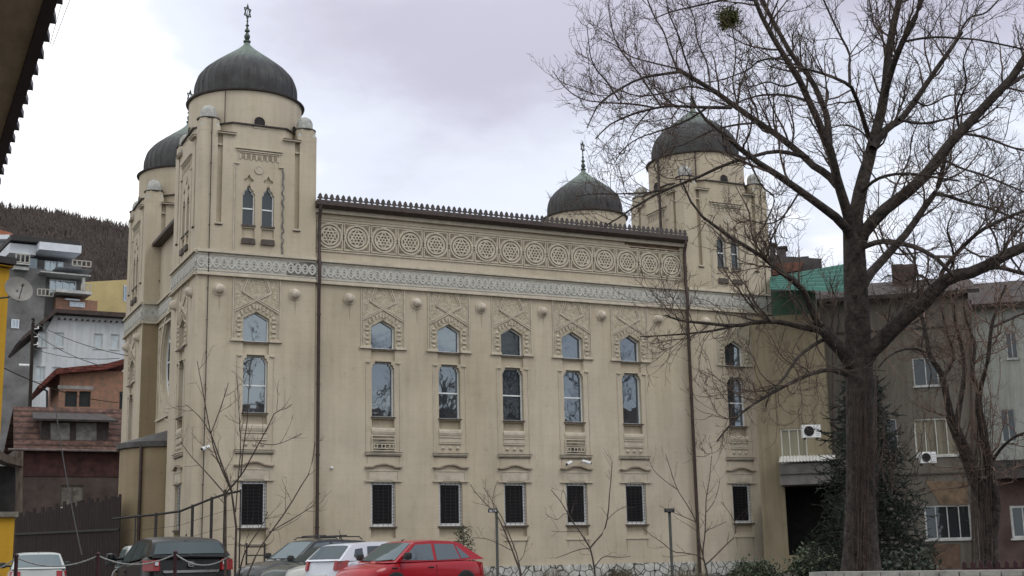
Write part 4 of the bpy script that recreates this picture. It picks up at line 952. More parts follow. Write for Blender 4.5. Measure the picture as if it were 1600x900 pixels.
# woodland on the hill: thousands of bare crowns that read as one mass
def wood():
    V = np.array(HV).reshape(ny, nx, 3); n = 52000
    j = rng.random(n)**.8*(ny-2); i = (.22+.36*rng.random(n))*(nx-2); jj = j.astype(int); ii = i.astype(int); fj = (j-jj)[:, None]; fi = (i-ii)[:, None]
    B = (V[jj, ii]*(1-fj)+V[jj+1, ii]*fj)*(1-fi)+(V[jj, ii+1]*(1-fj)+V[jj+1, ii+1]*fj)*fi
    top = rng.uniform(4, 8, n); K = 5; P = np.zeros((n, K, 3)); rad = np.zeros((n, K))
    for k in range(K): P[:, k] = B+np.stack([rng.normal(size=n)*.5, rng.normal(size=n)*.5, top*k/(K-1)], 1); rad[:, k] = np.array([.25, .5, .85, .6, .08])[k]*rng.uniform(.5, 1.1, n)
    # thin upright stems in front of the crowns
    S = 4; P2 = np.zeros((n*2, S, 3)); b2 = np.repeat(B, 2, 0)+rng.normal(size=(n*2, 3))*np.array([3, 3, .5]); t2 = np.repeat(top, 2)*rng.uniform(.9, 1.3, n*2)
    for k in range(S): P2[:, k] = b2+np.stack([rng.normal(size=n*2)*.3, rng.normal(size=n*2)*.3, t2*k/(S-1)], 1)
    return tubes(P, rad, 3), tubes(P2, np.repeat(np.array([[.16, .13, .09, .03]]), n*2, 0), 3)
a, b = wood()
HW = mat('bare_wood_mass', (.080, .065, .056), 1, .2, .03, c2=(.062, .050, .044))
o = npmesh('woodland', [a, b], HW, None, smooth=True); o['kind'] = 'stuff'

# ------------------------------------------------------------------ right hand neighbours
fr = wallframe(1196, 62.6, 1312, 61.8); T = houseroot(fr, 'ochre annex with a corrugated canopy over a dark doorway right of the synagogue', 'annex', 'annex')
ops = openings(fr, [(1219, 671, 1263, 722), (1226, 760, 1312, 866)]); zt = onwall(fr, 1250, 491)[1]
m = MB(); m.wall(fr, rect(0, fr.L, GZ-.2, zt), [(ops[0], .15, False), (ops[1], .25, False)], 0); m.box(fr, 0, fr.L, GZ, zt, -7, -3.2); m.build('wall', stucco('annex_ochre', (.27, .235, .16), 60, .3), T)
m = MB(); u0_, u1_, v0_, v1_ = ops[1][0][0]-.3, ops[1][1][0]+.3, GZ-.1, ops[1][2][1]+.1
m.box(fr, u0_, u1_, v0_, v1_, -3.1, -3.0); m.box(fr, u0_, u0_+.1, v0_, v1_, -3, -.25); m.box(fr, u1_-.1, u1_, v0_, v1_, -3, -.25); m.box(fr, u0_, u1_, v1_-.1, v1_, -3, -.25); m.box(fr, u0_, u1_, v0_, v0_+.06, -3, -.25); m.build('doorway_shade_lining', VOID, T)  # dark box added behind the doorway, its gloom is in the colour
q = ops[0]; hwindow(fr, q, T, .1, mull=2, gl=mat('net_curtain', (.24, .23, .16), .8, .2, 1.5, stretch=(4, 4, .3)), fm=mat('frame_cream', (.5, .5, .45), .6, .1, 2))
m = MB(); pbox(m, fr, 1220, 741, 1303, 757, -.2, 1.1); m.build('canopy_beam', mat('grey_board', (.16, .15, .14), .9, .2, 2), T)
m = MB(); pbox(m, fr, 1219, 728, 1304, 740.5, -.2, 1.2); m.build('canopy_fascia', mat('grey_board2', (.125, .118, .11), .9, .2, 2), T)
m = MB(); a = onwall(fr, 1219, 727); b = onwall(fr, 1306, 727); n = 34
P = [(a[0]+(b[0]-a[0])*k/n, a[1]+.06+.045*(k % 2)) for k in range(n+1)]
V = [fr.p(x, y, 1.35) for x, y in P]+[fr.p(x, y+.35, -.1) for x, y in P]; m.add(V, [(k, k+1, n+2+k, n+1+k) for k in range(n)]+[]); V2 = [fr.p(x, y-.03, 1.35) for x, y in P]
m.add([fr.p(x, y, 1.352) for x, y in P]+V2, [(k, n+1+k, n+2+k, k+1) for k in range(n)]); m.build('corrugated_sheet', mat('pale_sheet', (.55, .55, .52), .6, .1, 2), T)
# green canopy and wall above the annex
GRN = mat('green_sheet', (.012, .105, .075), .6, .2, 2); GRW = mat('green_board', (.045, .105, .065), .85, .25, 1.2)
m = MB(); pbox(m, fr, 1204, 455, 1276, 491, -3, -.15); m.build('green_wall', GRW, T)
a = at(1203, 452, 61.5); b = at(1322, 456, 59.5); c = at(1322, 413, 66); d = at(1203, 436, 68)
m = MB(); n = 44; m_ = 6; V = []
for j in range(m_*4+1):
    s_ = j/(m_*4); A_ = a.lerp(d, s_); B_ = b.lerp(c, s_)
    for i in range(2): p = (A_, B_)[i]; V.append(p+Vector((0, 0, .14*(1 if (j % 4) in (1, 2) else 0))))
m.add(V, [(2*j, 2*j+1, 2*j+3, 2*j+2) for j in range(m_*4)]); m.build('green_roof', GRN, T)
m = MB()
for t_ in (.02, .33, .66): p = a.lerp(b, t_); m.tube([p, p-Vector((0, 0, 1.4))], .03, 5)
m.build('roof_post', IRON, T)
m = MB(); p0 = fr.p(*onwall(fr, 1301, 500), .12); p1 = fr.p(*onwall(fr, 1303, 760), .12); m.tube([p0, p1], .06, 6); m.build('downpipe', PIPE, T)
# attic with chimneys
fr = wallframe(1180, 79, 1292, 78); T = houseroot(fr, 'grey attic block with chimneys behind the green corrugated roof')
m = MB(); m.prism(fr, ppoly(fr, [(1180, 900), (1291, 900), (1283, 404), (1222, 400), (1180, 392)]), -8, 0); m.build('wall', mat('grey_felt', (.075, .07, .07), .9, .25, 1), T)
m = MB(); m.prism(fr, ppoly(fr, [(1210, 414), (1256, 411), (1250, 424), (1208, 432)]), 0, .4); m.build('roof_slope', mat('rust_roof', (.15, .065, .045), .9, .25, 2), T)
for x0, x1, y in ((1202, 1211, 379), (1214, 1228, 384), (1252, 1262, 400)):
    m = MB(); pbox(m, fr, x0, y+2, x1, y+24, -1.2, -.3); ch = m.build('chimney', mat('chimney_render', (.085, .075, .07), .9, .25, 3), T)
    m = MB(); pbox(m, fr, x0-1.5, y, x1+1.5, y+2, -1.3, -.2); m.build('chimney_cap', IRON, ch)
# long grey-brown house
fr = wallframe(1286, 66.5, 1552, 64.6); T = houseroot(fr, 'long shabby grey brown house behind the bare trees on the right')
ops = openings(fr, [(1427, 655, 1500, 711), (1443, 790, 1520, 842), (1425, 560, 1468, 602), (1318, 470, 1345, 520), (1385, 655, 1405, 711)]); zt = onwall(fr, 1450, 458)[1]
m = MB(); m.wall(fr, rect(0, fr.L, GZ-.2, zt), [(o_, .15, False) for o_ in ops], 0); depthbox(m, fr, 0, fr.L, GZ-.2, zt, 9); m.build('wall', stucco('shabby_render', (.155, .143, .122), 70, .35), T)
CUR = mat('curtain_beige', (.19, .17, .125), .9, .25, 1.2, stretch=(3, 3, .3))
hwindow(fr, ops[0], T, .1, mull=3, gl=CUR, fw=.08, fm=mat('frame_cream', (0, 0, 0))); hwindow(fr, ops[1], T, .1, mull=3, fw=.09); hwindow(fr, ops[2], T, .1, mull=1, gl=GLASSM); hwindow(fr, ops[3], T, .1, mull=1); hwindow(fr, ops[4], T, .1, mull=0)
m = MB(); m.prism(fr, ppoly(fr, [(1446, 752), (1512, 752), (1512, 789), (1470, 789)]), 0, .03); m.build('repair_patch', mat('ochre_patch', (.17, .12, .075), .95, .3, 2), T)
m = MB(); m.prism(fr, ppoly(fr, [(1455, 850), (1500, 850), (1500, 900), (1455, 900)]), 0, .06); m.build('brick_patch', mat('dull_brick', (.13, .085, .06), .95, .3, 3), T)
m = MB(); m.tube([fr.p(*onwall(fr, 1516, 470), .12), fr.p(*onwall(fr, 1520, 890), .12)], .06, 6); m.build('downpipe', PIPE, T)
for x0, y0, x1, y1 in ((1290, 520, 1545, 524), (1290, 745, 1545, 749)): m = MB(); a = onwall(fr, x0, y0); m.box(fr, 0, fr.L, a[1]-.08, a[1], 0, .07); m.build('string_course', mat('grime_course', (.07, .062, .055), .9, .3, 3), T)
m = MB(); q = zt; slab(m, [fr.p(-.4, zt-.05, .7), fr.p(fr.L+.5, zt-.05, .7), fr.p(fr.L+.5, zt+1.7, -5), fr.p(-.4, zt+1.7, -5)], .2); m.build('roof', mat('brown_tiles', (.060, .048, .042), .9, .3, 2), T)
for x in (1400, 1418): m = MB(); a = onwall(fr, x, 452); m.box(fr, a[0], a[0]+.6, a[1], a[1]+1.9, -3.5, -2.8); m.build('chimney', mat('rust_brick', (.075, .05, .042), .9, .3, 3), T)
# white house behind
fr = wallframe(1536, 71, 1720, 69.5); T = houseroot(fr, 'pale greenish white house with a dark glazed bay at the right edge')
ops = openings(fr, [(1562, 640, 1590, 690), (1598, 636, 1625, 680), (1570, 520, 1592, 560)]); zt = onwall(fr, 1580, 474)[1]
m = MB(); m.wall(fr, rect(0, fr.L, GZ-.2, zt), [(o_, .15, False) for o_ in ops], 0); depthbox(m, fr, 0, fr.L, GZ-.2, zt, 9); m.build('wall', stucco('pale_render', (.42, .45, .42), 70, .3), T)
for o_ in ops: hwindow(fr, o_, T, .1, mull=1)
m = MB(); slab(m, [fr.p(-.6, zt-.05, .8), fr.p(fr.L+.5, zt-.05, .8), fr.p(fr.L+.5, zt+2.2, -5), fr.p(-.6, zt+2.2, -5)], .2); m.build('roof', mat('brown_tiles', (0, 0, 0)), T)
# low outbuilding
fr = wallframe(1541, 53, 1720, 51.8); T = houseroot(fr, 'low reddish brown outbuilding with a dark flat roof at the lower right edge', 'outbuilding', 'outbuilding')
ops = openings(fr, [(1577, 790, 1642, 840)]); zt = onwall(fr, 1590, 748)[1]
m = MB(); m.wall(fr, rect(0, fr.L, GZ-.2, zt), [(o_, .15, False) for o_ in ops], 0); depthbox(m, fr, 0, fr.L, GZ-.2, zt, 3); m.build('wall', mat('red_brown_render', (.095, .062, .052), .95, .3, .8, .3, 10), T)
hwindow(fr, ops[0], T, .1, mull=2, fw=.1)
m = MB(); m.box(fr, -.3, fr.L, zt, zt+.35, -3.2, .7); m.build('roof', SLATE, T)
m = MB(); m.box(fr, .3, fr.L, zt+.35, zt+.75, -2.2, .3); m.build('roof_debris', mat('stacked_slate', (.05, .045, .04), .95, .5, 6, .9, 9, dist=.1), T)
# air conditioners
def aircon(px, py, fr_d, label, s_=1.0):
    p = at(px, py, fr_d); T = thing('air_conditioner', (p.x, p.y, p.z-.3), label, 'air conditioner'); f = Fr((p.x, p.y, 0), RIGHT.xy.to_3d(), -Vector((FWD.x, FWD.y, 0)))
    z = p.z; m = MB(); m.box(f, -.42*s_, .42*s_, z-.29*s_, z+.29*s_, -.16, .16); m.build('casing', FRAMEW, T)
    m = MB(); m.ring(f, (-.12*s_, z), .2*s_, .235*s_, .16, .185, 24)
    for k in range(3): m.ring(f, (-.12*s_, z), .04+.05*k*s_, .05+.05*k*s_, .16, .175, 20)
    m.build('fan_guard', FRAMED, T); m = MB(); m.disc(f, (-.12*s_, z), .2*s_, .166, 24); m.build('fan', GLASSD, T)
    m = MB()
    for k in range(5): m.box(f, .18, .38, z-.2+k*.08, z-.185+k*.08, .16, .165)
    m.box(f, -.3, -.26, z-.38, z-.29, -.3, .1); m.box(f, .26, .3, z-.38, z-.29, -.3, .1); m.build('bracket', FRAMED, T)
aircon(1267, 674, 61.2, 'white air conditioner beside the cream annex window')
aircon(1449, 715, 63.0, 'air conditioner below the four pane window of the long house', .9)

# ------------------------------------------------------------------ eave of the near house, upper left
EZ = 3.2+EYE; EX = .76
T = thing('near_house', (-3.2, 14, 0), 'near house whose dark gutter and tiled eave cut the top left corner', 'house')
m = MB(); m.box(WORLD, -6, -.6, -99, -98, 0, 1) if False else m.add([(x, y, z) for z in (0, EZ+.02) for y in (4.5, 26) for x in (-6, -.6)], [(0, 1, 5, 4), (1, 3, 7, 5), (3, 2, 6, 7), (2, 0, 4, 6)]); m.build('wall', stucco('near_render', (.36, .31, .24), 50, .3), T)
m = MB(); m.add([(x, y, z) for z in (EZ, EZ+.05) for y in (4.0, 26.3) for x in (-.7, .69)], [(0, 1, 3, 2), (4, 6, 7, 5), (0, 4, 5, 1), (2, 3, 7, 6), (1, 5, 7, 3), (0, 2, 6, 4)]); m.build('soffit', mat('soffit_plaster', (.50, .41, .28), .9, .3, 1.1, .5, 16, stretch=(3, 1, 1)), T)
m = MB(); m.add([(x, y, z) for z in (EZ-.03, EZ+.13) for y in (3.9, 26.4) for x in (.69, .76)], [(0, 1, 3, 2), (4, 6, 7, 5), (0, 4, 5, 1), (2, 3, 7, 6), (1, 5, 7, 3), (0, 2, 6, 4)]); m.build('gutter', mat('gutter_dark', (.05, .026, .024), .6, .3, 4), T)
tl = MB(); y = 4.0
while y < 26.2:
    z0 = EZ+.10
    tl.add([(.70, y, z0), (.765, y, z0), (.825, y+.30, z0), (.70, y+.30, z0), (.70, y, z0+.05), (.765, y, z0+.05), (.825, y+.30, z0+.05), (.70, y+.30, z0+.05)], [(0, 1, 2, 3), (7, 6, 5, 4), (0, 4, 5, 1), (1, 5, 6, 2), (2, 6, 7, 3), (3, 7, 4, 0)]); y += .318
tl.build('tile_edge', mat('tile_grey', (.20, .19, .21), .8, .3, 5), T)
m = MB(); m.add([(.72, 4, EZ+.15), (.72, 26.2, EZ+.15), (-3.3, 26.2, EZ+2.4), (-3.3, 4, EZ+2.4), (-6.7, 26.2, EZ+.15), (-6.7, 4, EZ+.15)], [(0, 1, 2, 3), (3, 2, 4, 5)]); m.build('roof', TILE, T)
def wire(pts, r_, label, sag=.0, g=None):
    a, b = Vector(pts[0]), Vector(pts[1]); P = [a.lerp(b, t/10)-Vector((0, 0, sag*4*(t/10)*(1-t/10))) for t in range(11)]
    m = MB(); m.tube(P, r_, 4); o = m.build('overhead_wire', IRON); origin(o, P[0]); return tag(o, label, 'wire', g)
wire([at(112, -8, 9), at(82, 72, 10.5)], .0022, 'thin wire hanging right of the near eave, the right one of the pair'); wire([at(100, -8, 9), at(78, 70, 10.5)], .0022, 'thin wire hanging right of the near eave, the left one of the pair')
# utility pole with wires
b = gp(36, 83); t = at(52, 497, 83); T = thing('utility_pole', b, 'dark leaning timber utility pole in front of the pale rendered house', 'utility pole')
m = MB(); m.tube([b, t], [.15, .10], 8); m.build('pole', mat('creosote_timber', (.03, .022, .018), .9, .3, 4), T)
m = MB()
for k in range(3): p = t.lerp(b, .04+.03*k); m.tube([p, p+Vector((.3, -.1, 0))], .035, 5); m.tube([p+Vector((.3, -.1, 0)), p+Vector((.3, -.1, .16))], .05, 6)
m.build('insulator', FRAMEW, T)
m = MB(); p = at(43, 571, 82.9); m.tube([p-Vector((.5, 0, 0)), p+Vector((.1, 0, 0))], .09, 6); m.build('street_light_arm', FRAMEW, T)
for q, lb in (((at(52, 518, 82.9), at(160, 572, 60), .0), 'wire from the leaning pole down towards the red eaves'), ((at(52, 503, 82.9), at(200, 556, 60)), 'uppermost wire from the leaning pole across the pale rendered house'), ((at(4, 574, 50), at(184, 629, 60)), 'wire crossing the front of the bare brick house'), ((at(52, 545, 83), at(186, 560, 66)), 'thin wire crossing below the pale house windows'), ((at(10, 548, 60), at(51, 500, 83)), 'steep wire rising to the top of the leaning pole')):
    wire(q[:2], .022, lb, .25)
wire([at(86, 632, 62), at(128, 868, 50)], .03, 'slack dark cable hanging in front of the old tiled house', .3)

# ------------------------------------------------------------------ parked cars
def paint(name, c, coat=.6, rough=.35, metal=0):
    m = mat(name, c, rough, .05, 1.2, metal=metal); b = m.node_tree.nodes['Principled BSDF']; b.inputs['Specular IOR Level'].default_value = .25; b.inputs['Coat Weight'].default_value = coat; b.inputs['Coat Roughness'].default_value = .08; return m
TYRE = mat('tyre_rubber', (.02, .02, .02), .9, .2, 8); RIM = mat('wheel_rim', (.35, .36, .37), .35, .1, 4, metal=.8); PLAST = mat('black_plastic', (.02, .02, .021), .6, .2, 6)
CHROME = mat('chrome_strip', (.45, .46, .47), .25, .1, 3, metal=.9); REDL = mat('red_lens', (.30, .012, .018), .2, .15, 6); CLRL = mat('clear_lens', (.42, .44, .46), .15, .2, 9); ORNL = mat('orange_lens', (.5, .14, .03), .2, .1, 6)
CARG = glass('car_glass', (.02, .028, .028), .12, .002, 1.0); CARGL = glass('car_glass_light', (.06, .08, .078), .16, .002, 1.0)
SEATM = mat('seat_fabric', (.05, .05, .052), .9, .2, 6)
def lerp(a, b, t): return a+(b-a)*t
def interp(pts, x):
    if x <= pts[0][0]: return pts[0][1]
    for (a, b), (c, d) in zip(pts, pts[1:]):
        if x <= c: t = (x-a)/(c-a+1e-9); t = t*t*(3-2*t)*.35+t*.65; return lerp(b, d, t)
    return pts[-1][1]
def car(label, pos, heading, pt, L=4.0, W=1.7, H=1.43, top=None, gh=None, win=None, group='cars parked in front of the synagogue', lights='front', rails=False, gl=None, tail=None, extra=None, gpaint=None, name='parked_car'):
    """x forward, y left, z up. top: (x,z) line of bonnet, belt and tail. gh: side outline of the glasshouse"""
    T = thing(name, pos, label, 'car', group, heading); gl = gl or CARG
    xs = np.linspace(-L/2, L/2, 46); m = MB(); V = []; ring = 15
    for x in xs:
        e = abs(x)/(L/2); z1 = interp(top, x); w_ = W/2*(1-.20*max(0, (e-.72)/.28)**2.2); lo_ = .20+.10*max(0, (e-.8)/.2)**2
        if e > .97: z1 -= .03
        half = [(0, lo_), (w_*.86, lo_), (w_*.96, lo_+.10), (w_, .48), (w_*.995, min(z1-.16, .70)), (w_*.965, z1-.07), (w_*.90, z1-.012), (w_*.0, z1+.03)]
        pts = half+[(-a, b) for a, b in reversed(half[1:-1])]
        V += [(x, a, b) for a, b in pts]
    k = 14; n = len(xs)
    Fc = [(i*k+j, (i+1)*k+j, (i+1)*k+(j+1) % k, i*k+(j+1) % k) for i in range(n-1) for j in range(k)]+[tuple(range(k)), tuple(range((n-1)*k+k-1, (n-1)*k-1, -1))]
    m.add(V, Fc); body = m.build('body', pt, T, smooth=True, local=True)
    bm = body
    zb = min(z for x, z in gh); zt_ = max(z for x, z in gh)
    wb, wt = W/2*.93, W/2*(extra or {}).get('rw', .74)
    def hw(z): return lerp(wb, wt, max(0, min(1, (z-zb)/(zt_-zb))))
    # smooth the outline a little
    G = []
    for i, (x, z) in enumerate(gh):
        if 0 < i < len(gh)-1:
            p0 = Vector(gh[i-1]); p1 = Vector((x, z)); p2 = Vector(gh[i+1]); a = p1+(p0-p1).normalized()*min(.12, (p0-p1).length*.4); b = p1+(p2-p1).normalized()*min(.12, (p2-p1).length*.4)
            for t in (0, .25, .5, .75, 1): q = a.lerp(p1, t).lerp(p1.lerp(b, t), t); G.append((q.x, q.y))
        else: G.append((x, z))
    def surf(i_x, i_z, v): # v across
        return (i_x+(.0), v*hw(i_z), i_z)
    m = MB(); nv = 11; V = []
    for (x, z) in G:
        fz = (z-zb)/(zt_-zb); bow = (.13 if x > 0 else -.07)*(1-fz)
        for j in range(nv):
            v = -1+2*j/(nv-1); V.append((x+bow*(1-v*v), v*hw(z)*(1 if abs(v) < 1 else 1), z+.035*(1-v**4)*fz))
    g = len(G)
    m.add(V, [(i*nv+j, i*nv+j+1, (i+1)*nv+j+1, (i+1)*nv+j) for i in range(g-1) for j in range(nv-1)])
    for s_ in (0, nv-1): m.add([V[i*nv+s_] for i in range(g)], [tuple(range(g))])
    m.build('cabin', gpaint or pt, T, smooth=True, local=True)
    off = .007
    for poly in win:
        for s_ in (-1, 1):
            P = [(x, s_*(hw(z)+off), z) for x, z in poly]; P2 = [(x, s_*(hw(z)-.02), z) for x, z in poly]; n2 = len(P)
            m = MB(); m.add(P+P2, [tuple(range(n2))]+[(i, (i+1) % n2, n2+(i+1) % n2, n2+i) for i in range(n2)]); m.build('side_window', gl, T, local=True)
    def screen(p0, p1, name_, bow, a0=.10, a1=.93, vw=.9, mt=None):
        m = MB(); V = []; nn = 5
        d = Vector((p1[0]-p0[0], p1[1]-p0[1])).normalized(); nrm = (-d.y, d.x) if p0[0] < 0 else (-d.y, d.x)
        sx = 1 if p0[0] > p1[0] else -1
        for i in range(nn):
            t = lerp(a0, a1, i/(nn-1)); x = lerp(p0[0], p1[0], t); z = lerp(p0[1], p1[1], t); fz = (z-zb)/(zt_-zb)
            for j in range(nv):
                v = (-1+2*j/(nv-1))*vw; V.append((x+bow*(1-fz)*(1-v*v)+sx*.010, v*hw(z), z+.035*(1-v**4)*fz+.006))
        m.add(V, [(i*nv+j, i*nv+j+1, (i+1)*nv+j+1, (i+1)*nv+j) for i in range(nn-1) for j in range(nv-1)]); return m.build(name_, mt or gl, T, smooth='all', local=True)
    ws = screen(gh[0], gh[1], 'windscreen', .13)
    rw = screen(gh[-1], gh[-2], 'rear_window', -.07, .12, .9)
    for s_ in (-1, 1):   # wipers, mirrors
        m = MB(); x0, z0 = gh[0]; m.add([], []); m.tube([(x0-.28, s_*W/2*.86, z0+.13), (x0-.24, s_*(W/2+.05), z0+.12)], .03, 6); m.lathe((x0-.24, s_*(W/2+.13), z0+.15), [(.02, -.09), (.09, -.07), (.105, 0), (.09, .07), (.02, .09)], 12); mi = m.build('wing_mirror', PLAST if not extra or 'mirror' not in extra else pt, T, smooth=True, local=True)
        m = MB(); m.tube([(x0-.02+.12, s_*.1, z0+.04), (x0-.02, s_*.62, z0+.07)], .012, 4); m.build('wiper', PLAST, T, local=True)
    # wheels
    for wx in (L/2-.80, -L/2+.78):
        for s_ in (-1, 1):
            c = (wx, s_*(W/2-.11), .31)
            def ywheel(prof, nn=26):
                V = []
                for rr, yy in prof:
                    for j in range(nn): a = 2*math.pi*j/nn; V.append((c[0]+rr*math.cos(a), c[1]+s_*yy, c[2]+rr*math.sin(a)))
                q = MB(); q.add(V, [(i*nn+j, i*nn+(j+1) % nn, (i+1)*nn+(j+1) % nn, (i+1)*nn+j) for i in range(len(prof)-1) for j in range(nn)]+[tuple(range(nn)), tuple(range((len(prof)-1)*nn, len(prof)*nn))]); return q
            wh = ywheel([(.355, .02), (.37, .112), (.335, .118)], 30).build('wheel_arch', PLAST, T, local=True)
            ty = ywheel([(.2, -.1), (.295, -.1), (.31, -.06), (.31, .09), (.29, .125), (.2, .127)]).build('wheel', TYRE, T, smooth=True, local=True)
            q = ywheel([(.19, .05), (.195, .13), (.17, .132), (.05, .115), (.0, .128)]); q.build('rim', RIM, ty, smooth=True, local=True)
    # door seams and handles
    for x in (poly_x for poly_x in (extra or {}).get('seams', ())):
        for s_ in (-1, 1):
            m = MB(); m.tube([(x, s_*(W/2+.001), .34), (x, s_*(W/2+.001), .55), (x, s_*(W/2-.008), .80), (x, s_*(W/2*.965+.0), zb-.06)], .006, 4); m.build('door_seam', PLAST, T, local=True)
            m = MB(); m.tube([(x+.10, s_*(W/2*.985+.006), zb-.13), (x+.27, s_*(W/2*.985+.006), zb-.13)], .018, 6); m.build('door_handle', (extra or {}).get('handle', pt), T, local=True)
    # side rub strip
    for s_ in (-1, 1): m = MB(); m.tube([(-L/2+.75+.35, s_*(W/2+.002), .52), (L/2-.8-.42, s_*(W/2+.002), .52)], .02, 4); m.build('rub_strip', PLAST if not (extra or {}).get('strip') else extra['strip'], T, local=True)
    zf = interp(top, L/2-.05); zr_ = interp(top, -L/2+.05)
    for s_ in (-1, 1):
        # headlights sit on the rounded front corner
        P = [(L/2-.05+.03, s_*.40), (L/2-.07+.03, s_*.62), (L/2-.30, s_*(W/2*.955))]
        m = MB(); V = []
        for x, y in P: V += [(x, y, zf-.20), (x-.03, y*1.0, zf-.055)]
        V += [(x-.12, y*.93, z) for x, y, z in V]
        m.add(V, [(0, 2, 3, 1), (2, 4, 5, 3), (1, 3, 9, 7), (3, 5, 11, 9), (0, 6, 8, 2), (2, 8, 10, 4), (0, 1, 7, 6), (4, 10, 11, 5)]); m.build('headlight', CLRL, T, local=True)
        m = MB(); m.tube([(L/2-.33, s_*(W/2*.975), zf-.16), (L/2-.26, s_*(W/2*.95), zf-.16)], .035, 5); m.build('indicator', ORNL, T, local=True)
        tl_ = tail or (zr_-.30, zr_-.04, .26)
        P = [(-L/2-.01, s_*(W/2*.80-tl_[2]+.12)), (-L/2+.00, s_*(W/2*.79)), (-L/2+.24, s_*(W/2*.965))]
        m = MB(); V = []
        for x, y in P: V += [(x, y, tl_[0]), (x+.05, y, tl_[1])]
        V += [(x+.12, y*.9, z) for x, y, z in V]
        m.add(V, [(0, 2, 3, 1), (2, 4, 5, 3), (1, 3, 9, 7), (3, 5, 11, 9), (0, 6, 8, 2), (2, 8, 10, 4), (0, 1, 7, 6), (4, 10, 11, 5)]); tlo = m.build('taillight', REDL, T, local=True)
        if (extra or {}).get('clear_tail'):
            m = MB(); h = (tl_[1]-tl_[0])
            V = [(P[0][0]-.008, P[0][1]*1.0+s_*.02, tl_[0]+h*.5), (P[1][0]-.008, P[1][1]-s_*.03, tl_[0]+h*.5), (P[1][0]+.02, P[1][1]-s_*.03, tl_[0]+h*.86), (P[0][0]+.02, P[0][1]+s_*.02, tl_[0]+h*.86)]
            m.add(V+[(x+.05, y, z) for x, y, z in V], [(0, 1, 2, 3), (0, 4, 5, 1), (2, 6, 7, 3), (1, 5, 6, 2), (0, 3, 7, 4)]); m.build('clear_lens', CLRL, tlo, local=True)
    # grille, plates
    m = MB(); m.box(Fr((L/2-.06, 0, 0), (0, 1, 0), (1, 0, 0)), -.36, .36, zf-.19, zf-.08, 0, .07); m.build('grille', PLAST, T, local=True)
    m = MB(); m.box(Fr((L/2-.03, 0, 0), (0, 1, 0), (1, 0, 0)), -.26, .26, .38, .49, 0, .05); m.build('number_plate', FRAMEW, T, local=True)
    if lights == 'rear':
        m = MB(); m.box(Fr((-L/2+.01, 0, 0), (0, -1, 0), (-1, 0, 0)), -.26, .26, zr_-.42, zr_-.31, 0, .035); m.build('number_plate', FRAMEW, T, local=True)
    if rails:
        for s_ in (-1, 1):
            a = gh[1][0]-.15; b = gh[-2][0]+.1; y = s_*(wt-.06); m = MB()
            m.tube([(a, y, zt_+.01), (a-.12, y, zt_+.075), (b+.12, y, zt_+.075), (b, y, zt_-.01)], .018, 6); m.tube([((a+b)/2, y, zt_), ((a+b)/2, y, zt_+.075)], .02, 5); m.build('roof_rail', PLAST, T, local=True)
        for x in (gh[1][0]-.45, gh[-2][0]+.7): m = MB(); m.tube([(x, -wt+.06, zt_+.07), (x, -wt+.06, zt_+.11), (x, wt-.06, zt_+.11), (x, wt-.06, zt_+.07)], .022, 6); m.build('roof_bar', PLAST, T, local=True)
    else:
        m = MB(); x = (extra or {}).get('aerial', gh[-2][0]+.15); m.tube([(x, 0, zt_+.02), (x-.12, 0, zt_+(.05 if (extra or {}).get('stub') else .33))], [.016, .006], 5); m.build('aerial', PLAST, T, local=True)
    return T
def heading_from(ax, ay): return math.atan2(ay, ax)
def cpos(px, d): p = gp(px, d); return (p.x, p.y, GZ)

REDP = paint('paint_red', (.36, .006, .014)); BLK = paint('paint_black', (.007, .008, .008), .12); GRYD = paint('paint_dark_grey', (.03, .035, .038)); GRND = paint('paint_dark_green', (.028, .042, .038)); SILB = paint('paint_beige_silver', (.43, .44, .41)); WHT = paint('paint_white', (.62, .66, .72)); WHT2 = paint('paint_old_white', (.44, .47, .45), .3, .45)
# red hatchback, front to the left
T = car('bright red five door hatchback parked nearest in the row', cpos(642, 33.4), heading_from(-.944, -.323), REDP, 3.88, 1.63, 1.42,
    top=[(-1.94, .62), (-1.90, .88), (-1.2, .93), (.95, .90), (1.35, .86), (1.80, .74), (1.94, .58)],
    gh=[(1.12, .90), (.42, 1.385), (-.2, 1.42), (-1.05, 1.39), (-1.86, .94)],
    win=[[(.90, .95), (.38, 1.325), (-.13, 1.345), (-.13, .94)], [(-.23, .94), (-.23, 1.345), (-.88, 1.335), (-1.02, .96)], [(-1.06, .97), (-.94, 1.31), (-1.32, 1.03), (-1.36, .99)]],
    extra=dict(seams=(.0-.18, .98), handle=PLAST, aerial=.3, stub=1), gl=CARGL, tail=(.55, .86, .34))
# seats seen through the side glass of the red car
m = MB()
for y in (-.36, .36):
    m.lathe((.02, y, .0), [(.02, .88), (.10, .90), (.13, 1.0), (.12, 1.10), (.05, 1.15), (.01, 1.16)], 14)
# white hatchback, rear to the left
car('white hatchback with dark rear glass parked tail first between the red and silver cars', cpos(594, 35.2), heading_from(.944, .323), WHT, 3.95, 1.66, 1.49,
    top=[(-1.97, .60), (-1.93, .95), (-1.2, .98), (.95, .93), (1.4, .88), (1.97, .62)],
    gh=[(1.2, .93), (.62, 1.37), (-.2, 1.43), (-1.45, 1.37), (-1.90, .97)],
    win=[[(.95, .98), (.50, 1.32), (-.15, 1.35), (-.15, .98)], [(-.25, .98), (-.25, 1.35), (-.95, 1.33), (-1.02, .98)], [(-1.14, 1.0), (-1.12, 1.29), (-1.36, 1.26), (-1.44, 1.08), (-1.36, 1.02)]],
    lights='rear', extra=dict(seams=(-.2, .95), aerial=-1.25), gpaint=None, tail=(.74, .98, .22))
